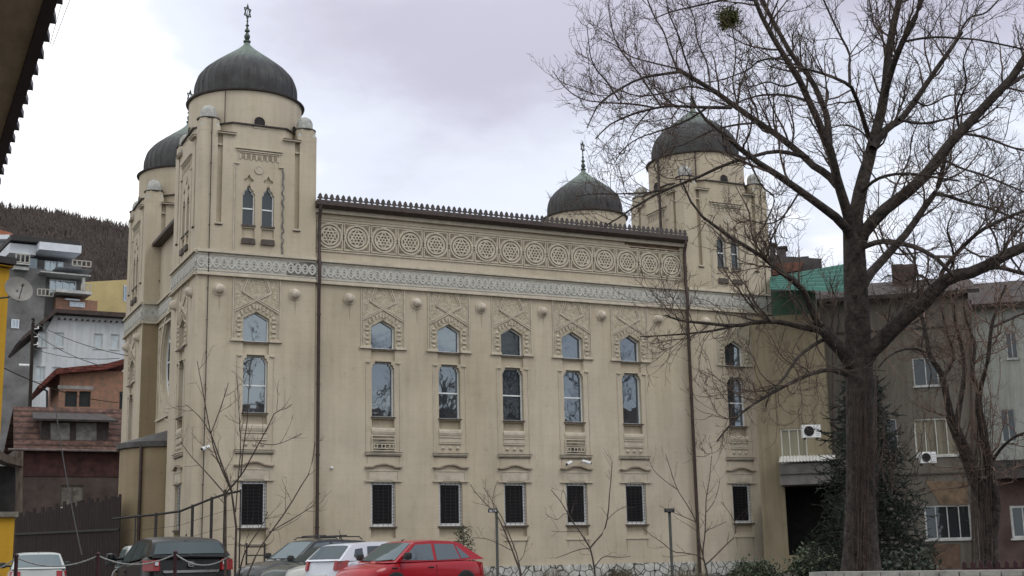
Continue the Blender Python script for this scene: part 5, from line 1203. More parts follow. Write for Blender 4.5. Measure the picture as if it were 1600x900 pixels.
# beige silver hatch, front to the left
car('beige silver car with its bonnet towards the left between the white and dark green cars', cpos(562, 36.2), heading_from(-.944, -.323), SILB, 4.1, 1.68, 1.43,
    top=[(-2.05, .62), (-2.0, .90), (-1.2, .95), (.9, .92), (1.4, .89), (1.9, .78), (2.05, .60)],
    gh=[(1.08, .92), (.35, 1.40), (-.3, 1.43), (-1.2, 1.38), (-1.9, .96)],
    win=[[(.85, .97), (.32, 1.34), (-.15, 1.36), (-.15, .97)], [(-.25, .97), (-.25, 1.36), (-.95, 1.34), (-1.15, .98)]], extra=dict(seams=(-.2, .9), aerial=0.2, stub=1))
car('dark green saloon parked between the silver car and the dark grey estate', cpos(524, 37.8), heading_from(-.944, -.323), GRND, 4.4, 1.72, 1.42,
    top=[(-2.2, .62), (-2.15, .98), (-1.45, 1.0), (-1.2, .95), (.9, .93), (1.45, .90), (2.05, .76), (2.2, .60)],
    gh=[(1.10, .93), (.35, 1.38), (-.3, 1.42), (-.95, 1.37), (-1.65, .99)],
    win=[[(.85, .98), (.32, 1.33), (-.2, 1.35), (-.2, .97)], [(-.3, .97), (-.3, 1.35), (-.80, 1.32), (-1.25, 1.0)]], extra=dict(seams=(-.25, .9), aerial=0.2, stub=1))
car('dark grey estate car with roof rails, farthest left of the row facing left', cpos(484, 39.2), heading_from(-.944, -.323), GRYD, 4.35, 1.74, 1.52,
    top=[(-2.17, .70), (-2.12, 1.06), (-1.2, 1.06), (.9, 1.03), (1.4, 1.0), (2.0, .86), (2.17, .66)],
    gh=[(1.05, 1.03), (.32, 1.56), (-.3, 1.62), (-1.6, 1.56), (-2.05, 1.06)],
    win=[[(.80, 1.08), (.29, 1.50), (-.2, 1.54), (-.2, 1.08)], [(-.3, 1.08), (-.3, 1.54), (-1.05, 1.52), (-1.1, 1.08)], [(-1.2, 1.09), (-1.18, 1.50), (-1.6, 1.46), (-1.8, 1.12)]], rails=True, gl=CARGL, extra=dict(seams=(-.25, .9)))
# black hatchback seen from behind
dr = Vector((FWD.x, FWD.y, 0)).normalized(); hd = dr.lerp(-RIGHT, .32).normalized()
ps = cpos(262, 26.4)
T = car('black hatchback seen from behind behind the rope with a chrome strip across its tailgate', (ps[0], ps[1], GZ), heading_from(hd.x, hd.y), BLK, 4.25, 1.75, 1.46,
    top=[(-2.12, .66), (-2.09, 1.06), (-1.9, 1.12), (-1.2, 1.04), (.9, .97), (1.4, .92), (2.0, .76), (2.12, .60)],
    gh=[(1.15, .97), (.42, 1.42), (-.3, 1.47), (-1.45, 1.42), (-1.72, 1.36), (-2.03, 1.10)],
    win=[[(.9, 1.02), (.39, 1.37), (-.1, 1.40), (-.1, 1.04)], [(-.2, 1.04), (-.2, 1.40), (-1.0, 1.38), (-1.05, 1.08)], [(-1.15, 1.09), (-1.12, 1.36), (-1.35, 1.33), (-1.55, 1.14)]], lights='none', gl=glass('car_glass_teal', (.035, .05, .048), .07, .002, 1.0),
    extra=dict(seams=(-.15, .9), clear_tail=1, mirror=1, stub=1, rw=.68), tail=(.84, 1.04, .24))
RF = Fr((-2.125, 0, 0), (0, -1, 0), (-1, 0, 0))
m = MB(); m.prism(RF, [(-.5, .80), (.5, .80), (.52, .845), (-.52, .845)], 0, .03); m.build('chrome_strip', CHROME, T, local=True)
m = MB(); m.prism(RF, [(-.44, .66), (.44, .66), (.48, .79), (-.48, .79)], -.01, .012); m.build('plate_recess', PLAST, T, local=True)
m = MB(); m.ring(RF, (0, .955), .036, .052, -.02, .02, 24, 1.2); m.add([RF.p(x, y, .02) for x, y in ((-.06, .968), (.02, .968), (.06, .944), (-.02, .944))]+[RF.p(x, y, .0) for x, y in ((-.06, .968), (.02, .968), (.06, .944), (-.02, .944))], [(0, 1, 2, 3), (0, 4, 5, 1), (2, 6, 7, 3), (1, 5, 6, 2), (3, 7, 4, 0)]); m.build('emblem', CHROME, T, local=True)
m = MB(); m.tube([(-2.04, .0, 1.12), (-2.02, -.34, 1.15)], .014, 5); m.lathe((-2.05, 0, 1.09), [(.03, 0), (.05, .02), (.03, .06), (0, .07)], 10); m.build('rear_wiper', PLAST, T, local=True)
m = MB(); m.tube([(-2.05, -.70, 1.07), (-2.09, 0, 1.09), (-2.05, .70, 1.07)], .03, 6); m.build('tailgate_lip', BLK, T, smooth=True, local=True)
# pale cars at the left
hd2 = Vector((math.sin(R(4)), math.cos(R(4)), 0))
car('old pale car seen from behind at the lower left corner behind the rope', cpos(54, 39.5), heading_from(hd2.x, hd2.y), WHT2, 3.9, 1.6, 1.40,
    top=[(-1.95, .62), (-1.9, .92), (-1.2, .95), (.9, .92), (1.35, .88), (1.95, .62)],
    gh=[(1.12, .92), (.42, 1.36), (-.2, 1.40), (-1.2, 1.36), (-1.84, .94)],
    win=[[(.9, .96), (.38, 1.31), (-.13, 1.33), (-.13, .94)], [(-.23, .94), (-.23, 1.33), (-.88, 1.31), (-1.02, .96)]], gl=CARGL, extra=dict(stub=1))
car('white car mostly hidden behind the black hatchback', cpos(226, 37), heading_from(hd2.x, hd2.y), WHT2, 3.9, 1.6, 1.5,
    top=[(-1.95, .62), (-1.9, .92), (-1.2, .95), (.9, .92), (1.35, .88), (1.95, .62)],
    gh=[(1.12, .92), (.42, 1.46), (-.2, 1.50), (-1.2, 1.46), (-1.84, .94)],
    win=[[(.9, .96), (.38, 1.41), (-.13, 1.43), (-.13, .94)], [(-.23, .94), (-.23, 1.43), (-.88, 1.41), (-1.02, .96)]], gl=CARGL, extra=dict(stub=1))

# ------------------------------------------------------------------ rope barrier posts
REDPOST = mat('post_dark_red', (.045, .010, .014), .6, .2, 5); pp_ = []
ordn = ('leftmost dark red rope post in front of the old pale car', 'dark red rope post in front of the plank fence', 'dark red rope post in front of the black hatchback tailgate')
for i, px in enumerate((20, 149, 271)):
    b = gp(px, 22); t = thing('barrier_post', b, ordn[i], 'post', 'posts of the rope barrier')
    m = MB(); m.tube([b, b+Vector((0, 0, 1.14))], .032, 8); m.build('shaft', REDPOST, t); m = MB(); m.lathe((b.x, b.y, b.z+1.13), [(.036, 0), (.04, .02), (.03, .04), (0, .05)], 10); m.build('cap', REDPOST, t); pp_.append(b+Vector((0, 0, 1.12)))
e = at(-60, 884, 22); pp_ = [e]+pp_+[at(358, 870, 21.6), ]
ROPE = mat('rope', (.34, .35, .34), .9, .25, 30)
rl = ('left end of the white barrier rope at the photo edge', 'white rope sagging in front of the plank fence', 'white rope sagging across the black hatchback', 'white rope from the red post to the young tree')
for i in range(4):
    a, b = pp_[i], pp_[i+1]; P = [a.lerp(b, t/14)-Vector((0, 0, .16*4*(t/14)*(1-t/14))) for t in range(15)]; m = MB(); m.tube(P, .013, 6); tag(origin(m.build('barrier_rope', ROPE, smooth=True), a), rl[i], 'rope', 'ropes between the barrier posts')
# ------------------------------------------------------------------ iron railing rising past the tower
D_ = 40; rp = [(176, 811), (212, 807), (244, 804), (281, 799), (301, 791), (331, 779), (352, 772), (376, 767)]
b = gp(270, D_); T = thing('iron_fence', b, 'thin dark iron railing stepping up past the left tower base', 'railing')
RP = [at(x, y, D_) for x, y in rp]
m = MB(); m.tube(RP, .035, 6); m.build('top_rail', IRON, T)
for i, (x, y) in enumerate(rp[1:]):
    p = at(x, y, D_); m = MB(); m.tube([(p.x, p.y, GZ), (p.x, p.y, p.z+.05)], .045 if x in (244, 301, 331, 352) else .022, 6); m.build('railing_post', IRON, T)
for k in range(1, 6):
    m = MB(); m.tube([(p.x, p.y, GZ+(p.z-GZ)*k/6) for p in RP], .007, 4); m.build('railing_wire', IRON, T)
# metal ladder below the tower window
b = gp(398, 50.5); T = thing('metal_ladder', b, 'short dark metal ladder standing below the left tower window', 'ladder'); f = Fr((b.x, b.y, 0), (1, 0, 0), (0, -1, 0))
for s_ in (-.35, .35): m = MB(); m.box(f, s_-.03, s_+.03, GZ, GZ+1.75, 0, .06); m.build('stile', IRON, T)
for k in range(5): m = MB(); m.box(f, -.35, .35, GZ+.3+.32*k, GZ+.35+.32*k, .01, .05); m.build('rung', IRON, T)
# ------------------------------------------------------------------ flood light posts
for i, (px, d, lb) in enumerate(((778, 44, 'slim flood light post left of the middle sapling'), (1051, 44, 'slim flood light post before the right downpipe'))):
    b = gp(px, d); z = at(px, 800, d).z; T = thing('lamp_post', b, lb, 'lamp post', 'flood light posts on the lawn')
    m = MB(); m.tube([b, (b.x, b.y, z)], .05, 8); m.build('pole', mat('post_grey_green', (.075, .085, .075), .6, .2, 5), T)
    m = MB(); f = Fr((b.x, b.y, 0), RIGHT.xy.to_3d(), -Vector((FWD.x, FWD.y, 0))); dx = -.12 if i == 0 else .0
    m.prism(Fr((b.x, b.y, 0), (f.w.x, f.w.y, 0), f.u), [(-.14, z+.02), (.14, z+.0), (.16, z+.10), (-.12, z+.15)], -.16+dx, .16+dx); m.box(f, -.05, .05, z-.02, z+.03, -.05, .05); m.build('lamp_head', PLAST, T)
    m = MB(); m.box(f, -.12+dx, .12+dx, z+.02, z+.09, .14, .165); m.build('lamp_glass', GLASSD if i else CLRL, T)
# ------------------------------------------------------------------ low wall and picket fence, lower right
a, b = gp(1270, 20.5), gp(1720, 17.5); f = Fr((a.x, a.y, 0), (b-a), (0, -1, 0)); f.w = Vector((f.u.y, -f.u.x, 0)); L_ = (b-a).length
T = thing('low_wall', (a.x, a.y, GZ), 'low wall with pale jointed coping along the bottom right edge', 'wall'); zt = at(1400, 892.5, 19.6).z
m = MB(); m.box(f, 0, L_, GZ, zt-.08, -.3, 0); m.build('masonry', mat('wall_grey', (.22, .21, .19), .9, .25, 3, .4, 14), T)
k = 0; u_ = 0
while u_ < L_: 
    m = MB(); m.box(f, u_+.01, min(u_+.30, L_), zt-.08, zt, -.36, .05); m.build('coping_stone', mat('coping_pale', (.36, .355, .32), .9, .25, 4, .3, 16), T); u_ += .31
a, b = gp(1508, 27), gp(1720, 25.5); f = Fr((a.x, a.y, 0), (b-a), (0, -1, 0)); f.w = Vector((f.u.y, -f.u.x, 0)); L_ = (b-a).length; zt = at(1550, 876, 26.6).z
T = thing('picket_fence', (a.x, a.y, GZ), 'low dark red picket fence near the lower right edge', 'fence')
for k in range(int(L_/.17)): m = MB(); u_ = k*.17; m.prism(f, [(u_, GZ), (u_+.09, GZ), (u_+.09, zt-.05), (u_+.045, zt), (u_, zt-.05)], 0, .025); m.build('picket', REDPOST, T)
for v in (.3, .05): m = MB(); m.box(f, 0, L_, zt-.15-v, zt-.09-v, -.05, 0); m.build('rail', REDPOST, T)
# ------------------------------------------------------------------ trees
def limb(pts, w0, w1, D, bend=0.0, k=14, jit=0.0):
    """traced limb: photo points, pixel widths at both ends, distance, depth change along it"""
    n = len(pts); P = []; 
    for i, (x, y) in enumerate(pts):
        t = i/(n-1); P.append(at(x, y, D+bend*math.sin(t*math.pi*.55)))
    rad = [lerp(w0, w1, i/(n-1))*D/F_PX/2 for i in range(n)]
    return resample([tuple(p) for p in P], rad, k)
def limbs_to(parts, limbs, sides=10):
    for P, r_ in limbs: parts.append(tubes(P[None], r_[None], sides))
def stackl(limbs): return np.stack([l[0] for l in limbs]), np.stack([l[1] for l in limbs])

D0 = 26.0
base = gp(1345, D0)
BT = thing('large_tree', base, 'huge bare tree with a forked trunk filling the right of the photo', 'tree')
TR = limb([(1346, 903), (1345, 840), (1345, 760), (1344, 680), (1343, 610), (1342, 560)], 64, 46, D0, 0)
T2 = limb([(1342, 575), (1340, 520), (1338, 470), (1336, 420), (1334, 375), (1333, 345)], 43, 31, D0, 0)
L = []
def A(pts, w0, w1, bend):
    (xa, ya), (xb, yb) = pts[-2], pts[-1]
    P, r_ = limb(pts, w0*.82, w1*.85, D0, bend)
    if xb >= 1595 or yb <= 0:      # the limb runs on past the frame, tapering out
        d = (P[-1]-P[-3]); d /= np.linalg.norm(d); e = [P[-1]+d*s_*.9+np.array([.1*math.sin(s_*2+xb), .1*math.cos(s_+yb), .06*s_*s_]) for s_ in (0, .7, 1.4, 2.1)]
        e[0] = P[-1]; Q, q = resample(e, [r_[-1], r_[-1]*.7, r_[-1]*.4, .006], 14); L.append((P, r_)); L.append((Q, q)); return
    L.append((P, r_))
# low left limb and its forks
A([(1338, 585), (1320, 553), (1303, 535), (1292, 522), (1282, 512)], 30, 20, -.5)
A([(1284, 516), (1271, 494), (1257, 456), (1233, 434), (1212, 419), (1190, 400), (1148, 375), (1117, 353), (1087, 328), (1066, 285)], 14, 3, -1.5)
A([(1287, 518), (1252, 511), (1218, 503), (1184, 503), (1149, 509), (1093, 504), (1060, 500), (1040, 492)], 12, 2.5, -1.2)
A([(1150, 509), (1112, 517), (1078, 521), (1040, 524), (1000, 526)], 5, 2, -1.0)
A([(1292, 530), (1280, 534), (1252, 553), (1235, 575), (1224, 592), (1205, 612), (1196, 636)], 8, 2.5, -1.8)
A([(1322, 585), (1305, 579), (1286, 579), (1252, 590), (1221, 606), (1190, 624), (1165, 640), (1139, 666), (1120, 690)], 9, 2.5, -2.0)
A([(1300, 540), (1310, 505), (1306, 470), (1296, 440)], 6, 2, .8)
# low right limb
A([(1345, 575), (1362, 545), (1383, 528), (1408, 500), (1436, 481), (1458, 456), (1479, 437), (1503, 428), (1526, 424), (1563, 403), (1600, 385), (1650, 372)], 34, 17, -1.0)
A([(1526, 424), (1560, 418), (1600, 428), (1640, 436)], 10, 6, 1.0)
A([(1345, 452), (1358, 430), (1373, 413), (1400, 383), (1420, 360), (1447, 320), (1460, 303), (1467, 287), (1477, 247)], 20, 8, 1.4)
A([(1338, 400), (1350, 362), (1367, 343), (1390, 321), (1427, 293), (1453, 266), (1477, 233), (1500, 207), (1520, 187), (1547, 157), (1577, 127), (1600, 93), (1630, 50)], 26, 13, -.8)
A([(1547, 157), (1580, 130), (1615, 110), (1650, 92)], 10, 6, 1.2)
# central leader
A([(1333, 365), (1340, 320), (1348, 283), (1356, 255), (1363, 227), (1373, 190), (1383, 143), (1388, 87), (1397, 33), (1408, -8), (1420, -60)], 30, 9, .4)
A([(1363, 232), (1387, 200), (1407, 187), (1430, 157), (1457, 117), (1483, 80), (1503, 50)], 16, 7, 1.2)
A([(1382, 150), (1393, 110), (1402, 85), (1413, 60), (1433, 20), (1441, -10)], 13, 9, -1.0)
A([(1357, 213), (1350, 190), (1343, 167), (1334, 145), (1327, 133), (1300, 120), (1275, 112), (1250, 106), (1228, 104)], 10, 3, -1.2)
A([(1328, 135), (1327, 105), (1327, 83), (1310, 50), (1287, 0), (1280, -20)], 6, 3, 1.0)
A([(1405, 187), (1440, 193), (1475, 187), (1510, 178), (1540, 168)], 6, 3, 1.5)
A([(1413, 65), (1440, 60), (1467, 58), (1500, 60), (1533, 63), (1600, 77)], 5, 3, -1.5)
A([(1483, 80), (1500, 50), (1515, 28), (1540, 20), (1560, 0)], 5, 3, .8)
# left upper fork
A([(1332, 370), (1327, 345), (1320, 320), (1313, 298), (1307, 277), (1303, 258), (1297, 233), (1285, 205), (1273, 177), (1250, 127), (1227, 90), (1207, 57), (1190, 25), (1176, -8)], 22, 7, -.8)
A([(1296, 225), (1293, 187), (1287, 167), (1267, 123), (1240, 90), (1217, 50), (1200, 18), (1188, -10)], 13, 7, .9)
A([(1288, 168), (1294, 148), (1290, 135)], 6, 3, .3)
# left big limbs
A([(1330, 380), (1320, 352), (1300, 335), (1280, 320), (1250, 298), (1217, 275), (1183, 253), (1150, 227), (1135, 212), (1110, 195), (1090, 170), (1080, 150)], 20, 3, -1.6)
A([(1308, 290), (1292, 272), (1272, 260), (1250, 239), (1217, 213), (1183, 190), (1150, 167), (1117, 143), (1083, 123), (1057, 107)], 16, 8, 1.0)
A([(1058, 108), (1045, 75), (1037, 50), (1022, 25), (1010, -5)], 4.5, 2.5, .8)
A([(1065, 112), (1035, 116), (1000, 123), (967, 140), (945, 155), (933, 167), (917, 200)], 6, 2, -.8)
A([(1143, 168), (1110, 168), (1083, 167), (1055, 166), (1033, 167), (993, 177), (968, 187), (950, 197), (930, 217)], 7, 2, -.6)
A([(1020, 168), (993, 163), (960, 161), (943, 160), (910, 155), (883, 137), (863, 110)], 4, 1.5, .6)
A([(1262, 246), (1245, 242), (1222, 237), (1200, 238), (1167, 247), (1133, 257), (1100, 273), (1050, 293), (1009, 312), (972, 337), (947, 352)], 9, 2.5, -1.6)
A([(1050, 293), (1020, 300), (990, 302), (962, 303), (930, 303), (900, 307)], 4, 1.5, -.8)
A([(1262, 158), (1240, 151), (1217, 148), (1200, 148), (1183, 150), (1160, 157), (1135, 170)], 6, 2.5, 1.0)
A([(1236, 94), (1220, 92), (1200, 92), (1183, 97), (1167, 110), (1133, 123), (1110, 128)], 5, 2, 1.2)
A([(1175, 0), (1150, -2), (1120, 2), (1085, 10), (1050, 18), (1020, 30)], 5, 2, -1.0)
A([(1165, 240), (1190, 290), (1210, 310), (1195, 350), (1180, 372)], 4, 2, -1.0)
A([(1150, 225), (1155, 180), (1145, 130), (1150, 80), (1140, 30)], 4, 2, 1.3)
A([(1345, 300), (1370, 280), (1400, 272), (1430, 272), (1460, 277), (1500, 283)], 7, 3, -1.2)
# upright shoots of the far left crown
A([(1033, 167), (1015, 140), (997, 113), (978, 90), (963, 67), (954, 35), (950, 5)], 4, 1.6, .8)
A([(967, 157), (950, 130), (933, 110), (925, 95), (921, 77), (917, 40)], 3.5, 1.4, -.8)
A([(1057, 107), (1020, 98), (985, 88), (960, 70), (940, 62)], 3.5, 1.4, 1.0)
A([(1083, 123), (1070, 90), (1060, 55), (1045, 20), (1040, -10)], 4, 1.8, -1.2)
A([(1110, 140), (1105, 100), (1090, 65), (1085, 30), (1070, -5)], 4, 1.8, 1.5)
A([(1020, 168), (1000, 190), (985, 215), (975, 240)], 3, 1.2, -.6)
A([(1117, 145), (1080, 135), (1040, 145), (1000, 150), (965, 140), (935, 125)], 4, 1.4, -1.5)
A([(1105, 168), (1070, 190), (1030, 205), (1000, 215), (975, 232), (960, 255)], 4.5, 1.4, 1.3)
A([(1183, 192), (1150, 195), (1110, 205), (1070, 225), (1040, 235), (1020, 262)], 4.5, 1.6, -1.8)
A([(1250, 298), (1230, 330), (1215, 345), (1195, 350), (1170, 345), (1150, 350)], 4, 1.6, .9)
A([(1250, 127), (1225, 135), (1200, 128), (1175, 135), (1150, 130)], 4, 1.6, -1.2)
A([(1363, 227), (1345, 205), (1320, 195), (1295, 200), (1275, 190)], 4, 1.6, 1.4)
A([(1390, 323), (1400, 290), (1420, 250), (1425, 215), (1440, 180)], 5, 2, 1.2)
A([(1500, 207), (1495, 170), (1510, 130), (1505, 95), (1520, 60)], 5, 2, -1.2)
A([(1430, 157), (1450, 165), (1480, 150), (1510, 145), (1540, 120)], 4, 1.8, 1.0)
A([(1563, 403), (1555, 370), (1540, 340), (1545, 300), (1530, 270)], 5, 2, 1.3)
A([(1479, 437), (1490, 400), (1480, 360), (1490, 330)], 5, 2, -1.3)
A([(1436, 481), (1445, 510), (1440, 545), (1455, 580), (1450, 610)], 5, 2, -1.0)
A([(1458, 456), (1440, 430), (1410, 440), (1390, 430), (1375, 440)], 4, 1.8, -1.0)
# right side crowns
A([(1460, 303), (1480, 306), (1500, 313), (1525, 320), (1550, 327), (1600, 347)], 8, 4, 1.4)
A([(1470, 430), (1480, 413), (1507, 383), (1533, 360), (1567, 343), (1600, 330), (1640, 322)], 9, 5, -1.4)
A([(1345, 388), (1365, 380), (1387, 377), (1410, 381), (1433, 387), (1450, 396), (1467, 407), (1490, 432)], 11, 7, -1.6)
A([(1417, 388), (1428, 405), (1431, 430), (1425, 455), (1415, 475)], 5, 3, -.8)
A([(1560, 415), (1575, 380), (1597, 355), (1620, 340)], 6, 3, .8)
A([(1500, 208), (1540, 215), (1580, 230), (1620, 240)], 6, 3, 1.2)
A([(1467, 245), (1500, 262), (1540, 275), (1600, 300)], 5, 3, -1.2)
parts = []
TR = (TR[0], np.interp(np.linspace(0, 1, len(TR[1])), [0, .12, .35, .6, 1], np.array([70, 57, 46, 43, 43])*D0/F_PX/2)); limbs_to(parts, [TR, T2], 18); limbs_to(parts, L, 9)
npmesh('trunk', parts, BARK, BT)
PL, RL = stackl(L)
fdir = np.array([FWD.x, FWD.y, 0]); fdir /= np.linalg.norm(fdir)
c1 = spawn(PL, RL, 3.0, .6, 2.2, thin=.020, ang=(30, 65), up=.10, tipup=.16, wander=.16, k=9, tmin=.18, rfac=.5, rmax=.024, rmin=.008, flat=fdir, tip=.35)
c2 = spawn(*c1, 5.6, .35, 1.2, ang=(28, 65), up=.05, tipup=.2, wander=.22, k=7, tmin=.12, rfac=.6, rmax=.011, rmin=.006, tip=.5)
c2b = spawn(PL[1:], RL[1:], 5.5, .3, 1.1, thin=.012, ang=(35, 75), up=.05, tipup=.2, wander=.24, k=7, tmin=.25, rfac=.3, rmax=.009, rmin=.006, tip=.5)
c3 = spawn(*c2, 7.5, .16, .55, ang=(30, 65), up=.06, tipup=.22, wander=.24, k=5, tmin=.1, rfac=.75, rmax=.0058, rmin=.0038, tip=.6)
c3b = spawn(*c2b, 6.0, .16, .5, ang=(30, 65), up=.06, tipup=.22, wander=.24, k=5, tmin=.1, rfac=.75, rmax=.0055, rmin=.0036, tip=.6)
c4 = spawn(*c3, 5.0, .05, .18, ang=(30, 60), up=.1, tipup=.2, wander=.2, k=3, tmin=.1, rfac=.9, rmax=.0045, rmin=.0038, tip=.8)
npmesh('crown', [tubes(*c1, 5), tubes(*c2, 3), tubes(*c2b, 3), tubes(*c3, 3), tubes(*c3b, 3), tubes(*c4, 3)], TWIG, BT)
# hanging shoots below the low limbs
lowi = [1, 2, 3, 4, 5]
d1 = spawn(PL[lowi], RL[lowi], 2.6, .6, 1.7, ang=(50, 90), up=-.22, tipup=-.05, wander=.13, k=9, tmin=.1, rfac=.3, rmax=.008, rmin=.005, tip=.5)
d2 = spawn(*d1, 3.0, .15, .5, ang=(20, 45), up=-.1, tipup=.05, wander=.15, k=5, tmin=.1, rfac=.7, rmax=.006, rmin=.004, tip=.6)
npmesh('shoots', [tubes(*d1, 4), tubes(*d2, 3)], TWIG, BT)
# epicormic tangle and old creeper stems on the trunk
def creeper(cx_, y0, y1, n, D, spread, m_, parent, r_=.009, name='creeper'):
    Ps = []; Rs = []
    for i in range(n):
        x = cx_+random.uniform(-1, 1)*spread; P = []; ph = random.uniform(0, 6.3); k = 12; amp = random.uniform(.3, 1)*spread*.6; yy0 = y0+random.uniform(-30, 30); yy1 = y1+random.uniform(-40, 40)
        for j in range(k):
            t = j/(k-1); P.append(tuple(at(x+amp*math.sin(ph+t*random.uniform(2.5, 3.5)), lerp(yy0, yy1, t), D-.42-.15*math.sin(ph*2+t*5)-.05*random.random())))
        Ps.append(P); Rs.append([r_*random.uniform(.5, 1.5)*(1-.5*j/(k-1)) for j in range(k)])
    P = np.array(Ps); Rr = np.array(Rs); s1 = spawn(P, Rr, 4.5, .15, .6, ang=(30, 80), up=.0, tipup=.1, wander=.3, k=6, tmin=.05, rfac=.7, rmax=.007, rmin=.004)
    return npmesh(name, [tubes(P, Rr, 5), tubes(*s1, 3)], m_, parent)
creeper(1345, 900, 640, 26, D0, 11, VINE, BT, .010)
creeper(1395, 760, 640, 26, D0, 40, TWIG, BT, .007, 'trailing_stems')
# mistletoe
c = at(1139, 29, 25.4); MT = thing('mistletoe', tuple(c), 'round green mistletoe ball high in the bare tree near the top edge', 'mistletoe')
n = 240; dirs = rng.normal(size=(n, 3)); dirs /= np.linalg.norm(dirs, axis=1, keepdims=True); k = 5; P = np.array(c)[None, None]+dirs[:, None]*(np.linspace(0, 1, k)[None, :, None]*.25*rng.uniform(.5, 1.15, n)[:, None, None]); P[:, 1:] += rng.normal(size=(n, k-1, 3))*.012
Rr = np.full((n, k), .004); npmesh('stems', [tubes(P, Rr, 3)], mat('mistletoe_stem', (.10, .12, .03), .8, .2, 6), MT)
def leafcloud(C, size, m_, parent, name='leaves', asp=.45):
    """small folded leaves: C (n,3)"""
    n = len(C); a = rng.normal(size=(n, 3)); a /= np.linalg.norm(a, axis=1, keepdims=True); b = np.cross(a, rng.normal(size=(n, 3))); b /= np.linalg.norm(b, axis=1, keepdims=True)
    s_ = size*rng.uniform(.6, 1.3, n)[:, None]; V = np.stack([C-a*s_, C+b*s_*asp, C+a*s_, C-b*s_*asp], 1).reshape(-1, 3); Q = np.arange(4*n).reshape(n, 4)
    return npmesh(name, [(V, Q)], m_, parent, smooth=False)
Cc = P[:, 2:].reshape(-1, 3); Cc = np.repeat(Cc, 3, 0)+rng.normal(size=(len(Cc)*3, 3))*.022; leafcloud(Cc, .028, mat('mistletoe_leaf', (.115, .115, .035), .7, .4, 8, c2=(.045, .055, .016)), MT)

# second bare tree, covered in creeper
D1 = 33.0; b = gp(1546, D1); ST = thing('bare_tree', b, 'leaning bare tree wrapped in creeper before the long house on the right', 'tree')
L2 = []
def B(pts, w0, w1, bend=0): L2.append(limb(pts, w0*.85, w1*.85, D1, bend))
B([(1550, 895), (1547, 850), (1545, 807), (1536, 780), (1526, 755), (1518, 735), (1511, 713), (1503, 695), (1495, 676), (1486, 651)], 30, 20)
B([(1548, 850), (1555, 800), (1554, 770), (1549, 748), (1545, 729), (1540, 697), (1535, 667), (1529, 635), (1530, 615)], 22, 12, -.4)
B([(1487, 655), (1479, 620), (1472, 587), (1462, 570), (1453, 555), (1448, 530), (1443, 507), (1435, 480)], 14, 6, -.5)
B([(1494, 672), (1498, 640), (1505, 600), (1507, 571), (1500, 530), (1490, 490), (1495, 450)], 12, 4, .6)
B([(1530, 617), (1533, 603), (1544, 560), (1549, 512), (1560, 475), (1572, 445)], 10, 4, -.5)
B([(1531, 620), (1520, 580), (1523, 540), (1510, 500), (1505, 470)], 9, 3, .6)
B([(1545, 729), (1565, 700), (1590, 680), (1620, 672)], 7, 3, -.6)
B([(1453, 555), (1430, 545), (1405, 548), (1385, 560), (1372, 575)], 6, 2.5, -.8)
B([(1549, 512), (1575, 500), (1600, 490), (1630, 486)], 6, 3, .5)
B([(1472, 590), (1490, 560), (1480, 520), (1470, 480)], 8, 3, .5)
parts = []; limbs_to(parts, L2, 9); npmesh('trunk', parts, BARK, ST)
PL2, RL2 = stackl(L2)
e1 = spawn(PL2, RL2, 4.6, .6, 2.2, ang=(35, 75), up=.02, tipup=.12, wander=.2, k=8, tmin=.3, rfac=.5, rmax=.022, rmin=.008)
e2 = spawn(*e1, 6.5, .3, 1.1, ang=(30, 70), up=.02, tipup=.12, wander=.26, k=6, tmin=.1, rfac=.6, rmax=.011, rmin=.006)
e3 = spawn(*e2, 6.5, .15, .5, ang=(30, 70), up=.02, tipup=.1, wander=.26, k=4, tmin=.1, rfac=.8, rmax=.008, rmin=.0055)
npmesh('crown', [tubes(*e1, 5), tubes(*e2, 3), tubes(*e3, 3)], TWIGR, ST)
creeper(1535, 890, 640, 16, D1, 12, VINE, ST, .012)
creeper(1505, 690, 470, 12, D1, 40, TWIGR, ST, .010)

# young trees before the front wall
def young(label, px, d, stems, tw=TWIG, s_=1.0, dens=2.2, group='young bare trees before the front wall', lo=.25, hi=.9, fine=1.0):
    b = gp(px, d); T = thing('young_tree', b, label, 'young tree', group); Ls = []
    for pts, w0, w1, bend in stems: Ls.append(limb(pts, w0*.52, w1*.55, d, bend, 12))
    Ls[0][0][0][2] = min(Ls[0][0][0][2], GZ-.02)
    parts = []; limbs_to(parts, Ls, 7); npmesh('trunk', parts, BARK2, T); P, r_ = stackl(Ls)
    a = spawn(P, r_, dens, lo, hi, ang=(30, 60), up=.06, tipup=.14, wander=.14, k=7, tmin=.22, rfac=.45, rmax=.009, rmin=.005, tip=.5, flat=fdir); b_ = spawn(*a, 5.0*fine, .1, .45, ang=(30, 60), up=.06, tipup=.1, wander=.18, k=4, tmin=.15, rfac=.7, rmax=.006, rmin=.004)
    npmesh('crown', [tubes(*a, 4), tubes(*b_, 3)], tw, T)
BARK2 = mat('young_bark', (.085, .068, .055), .9, .3, 8, .4, 30)
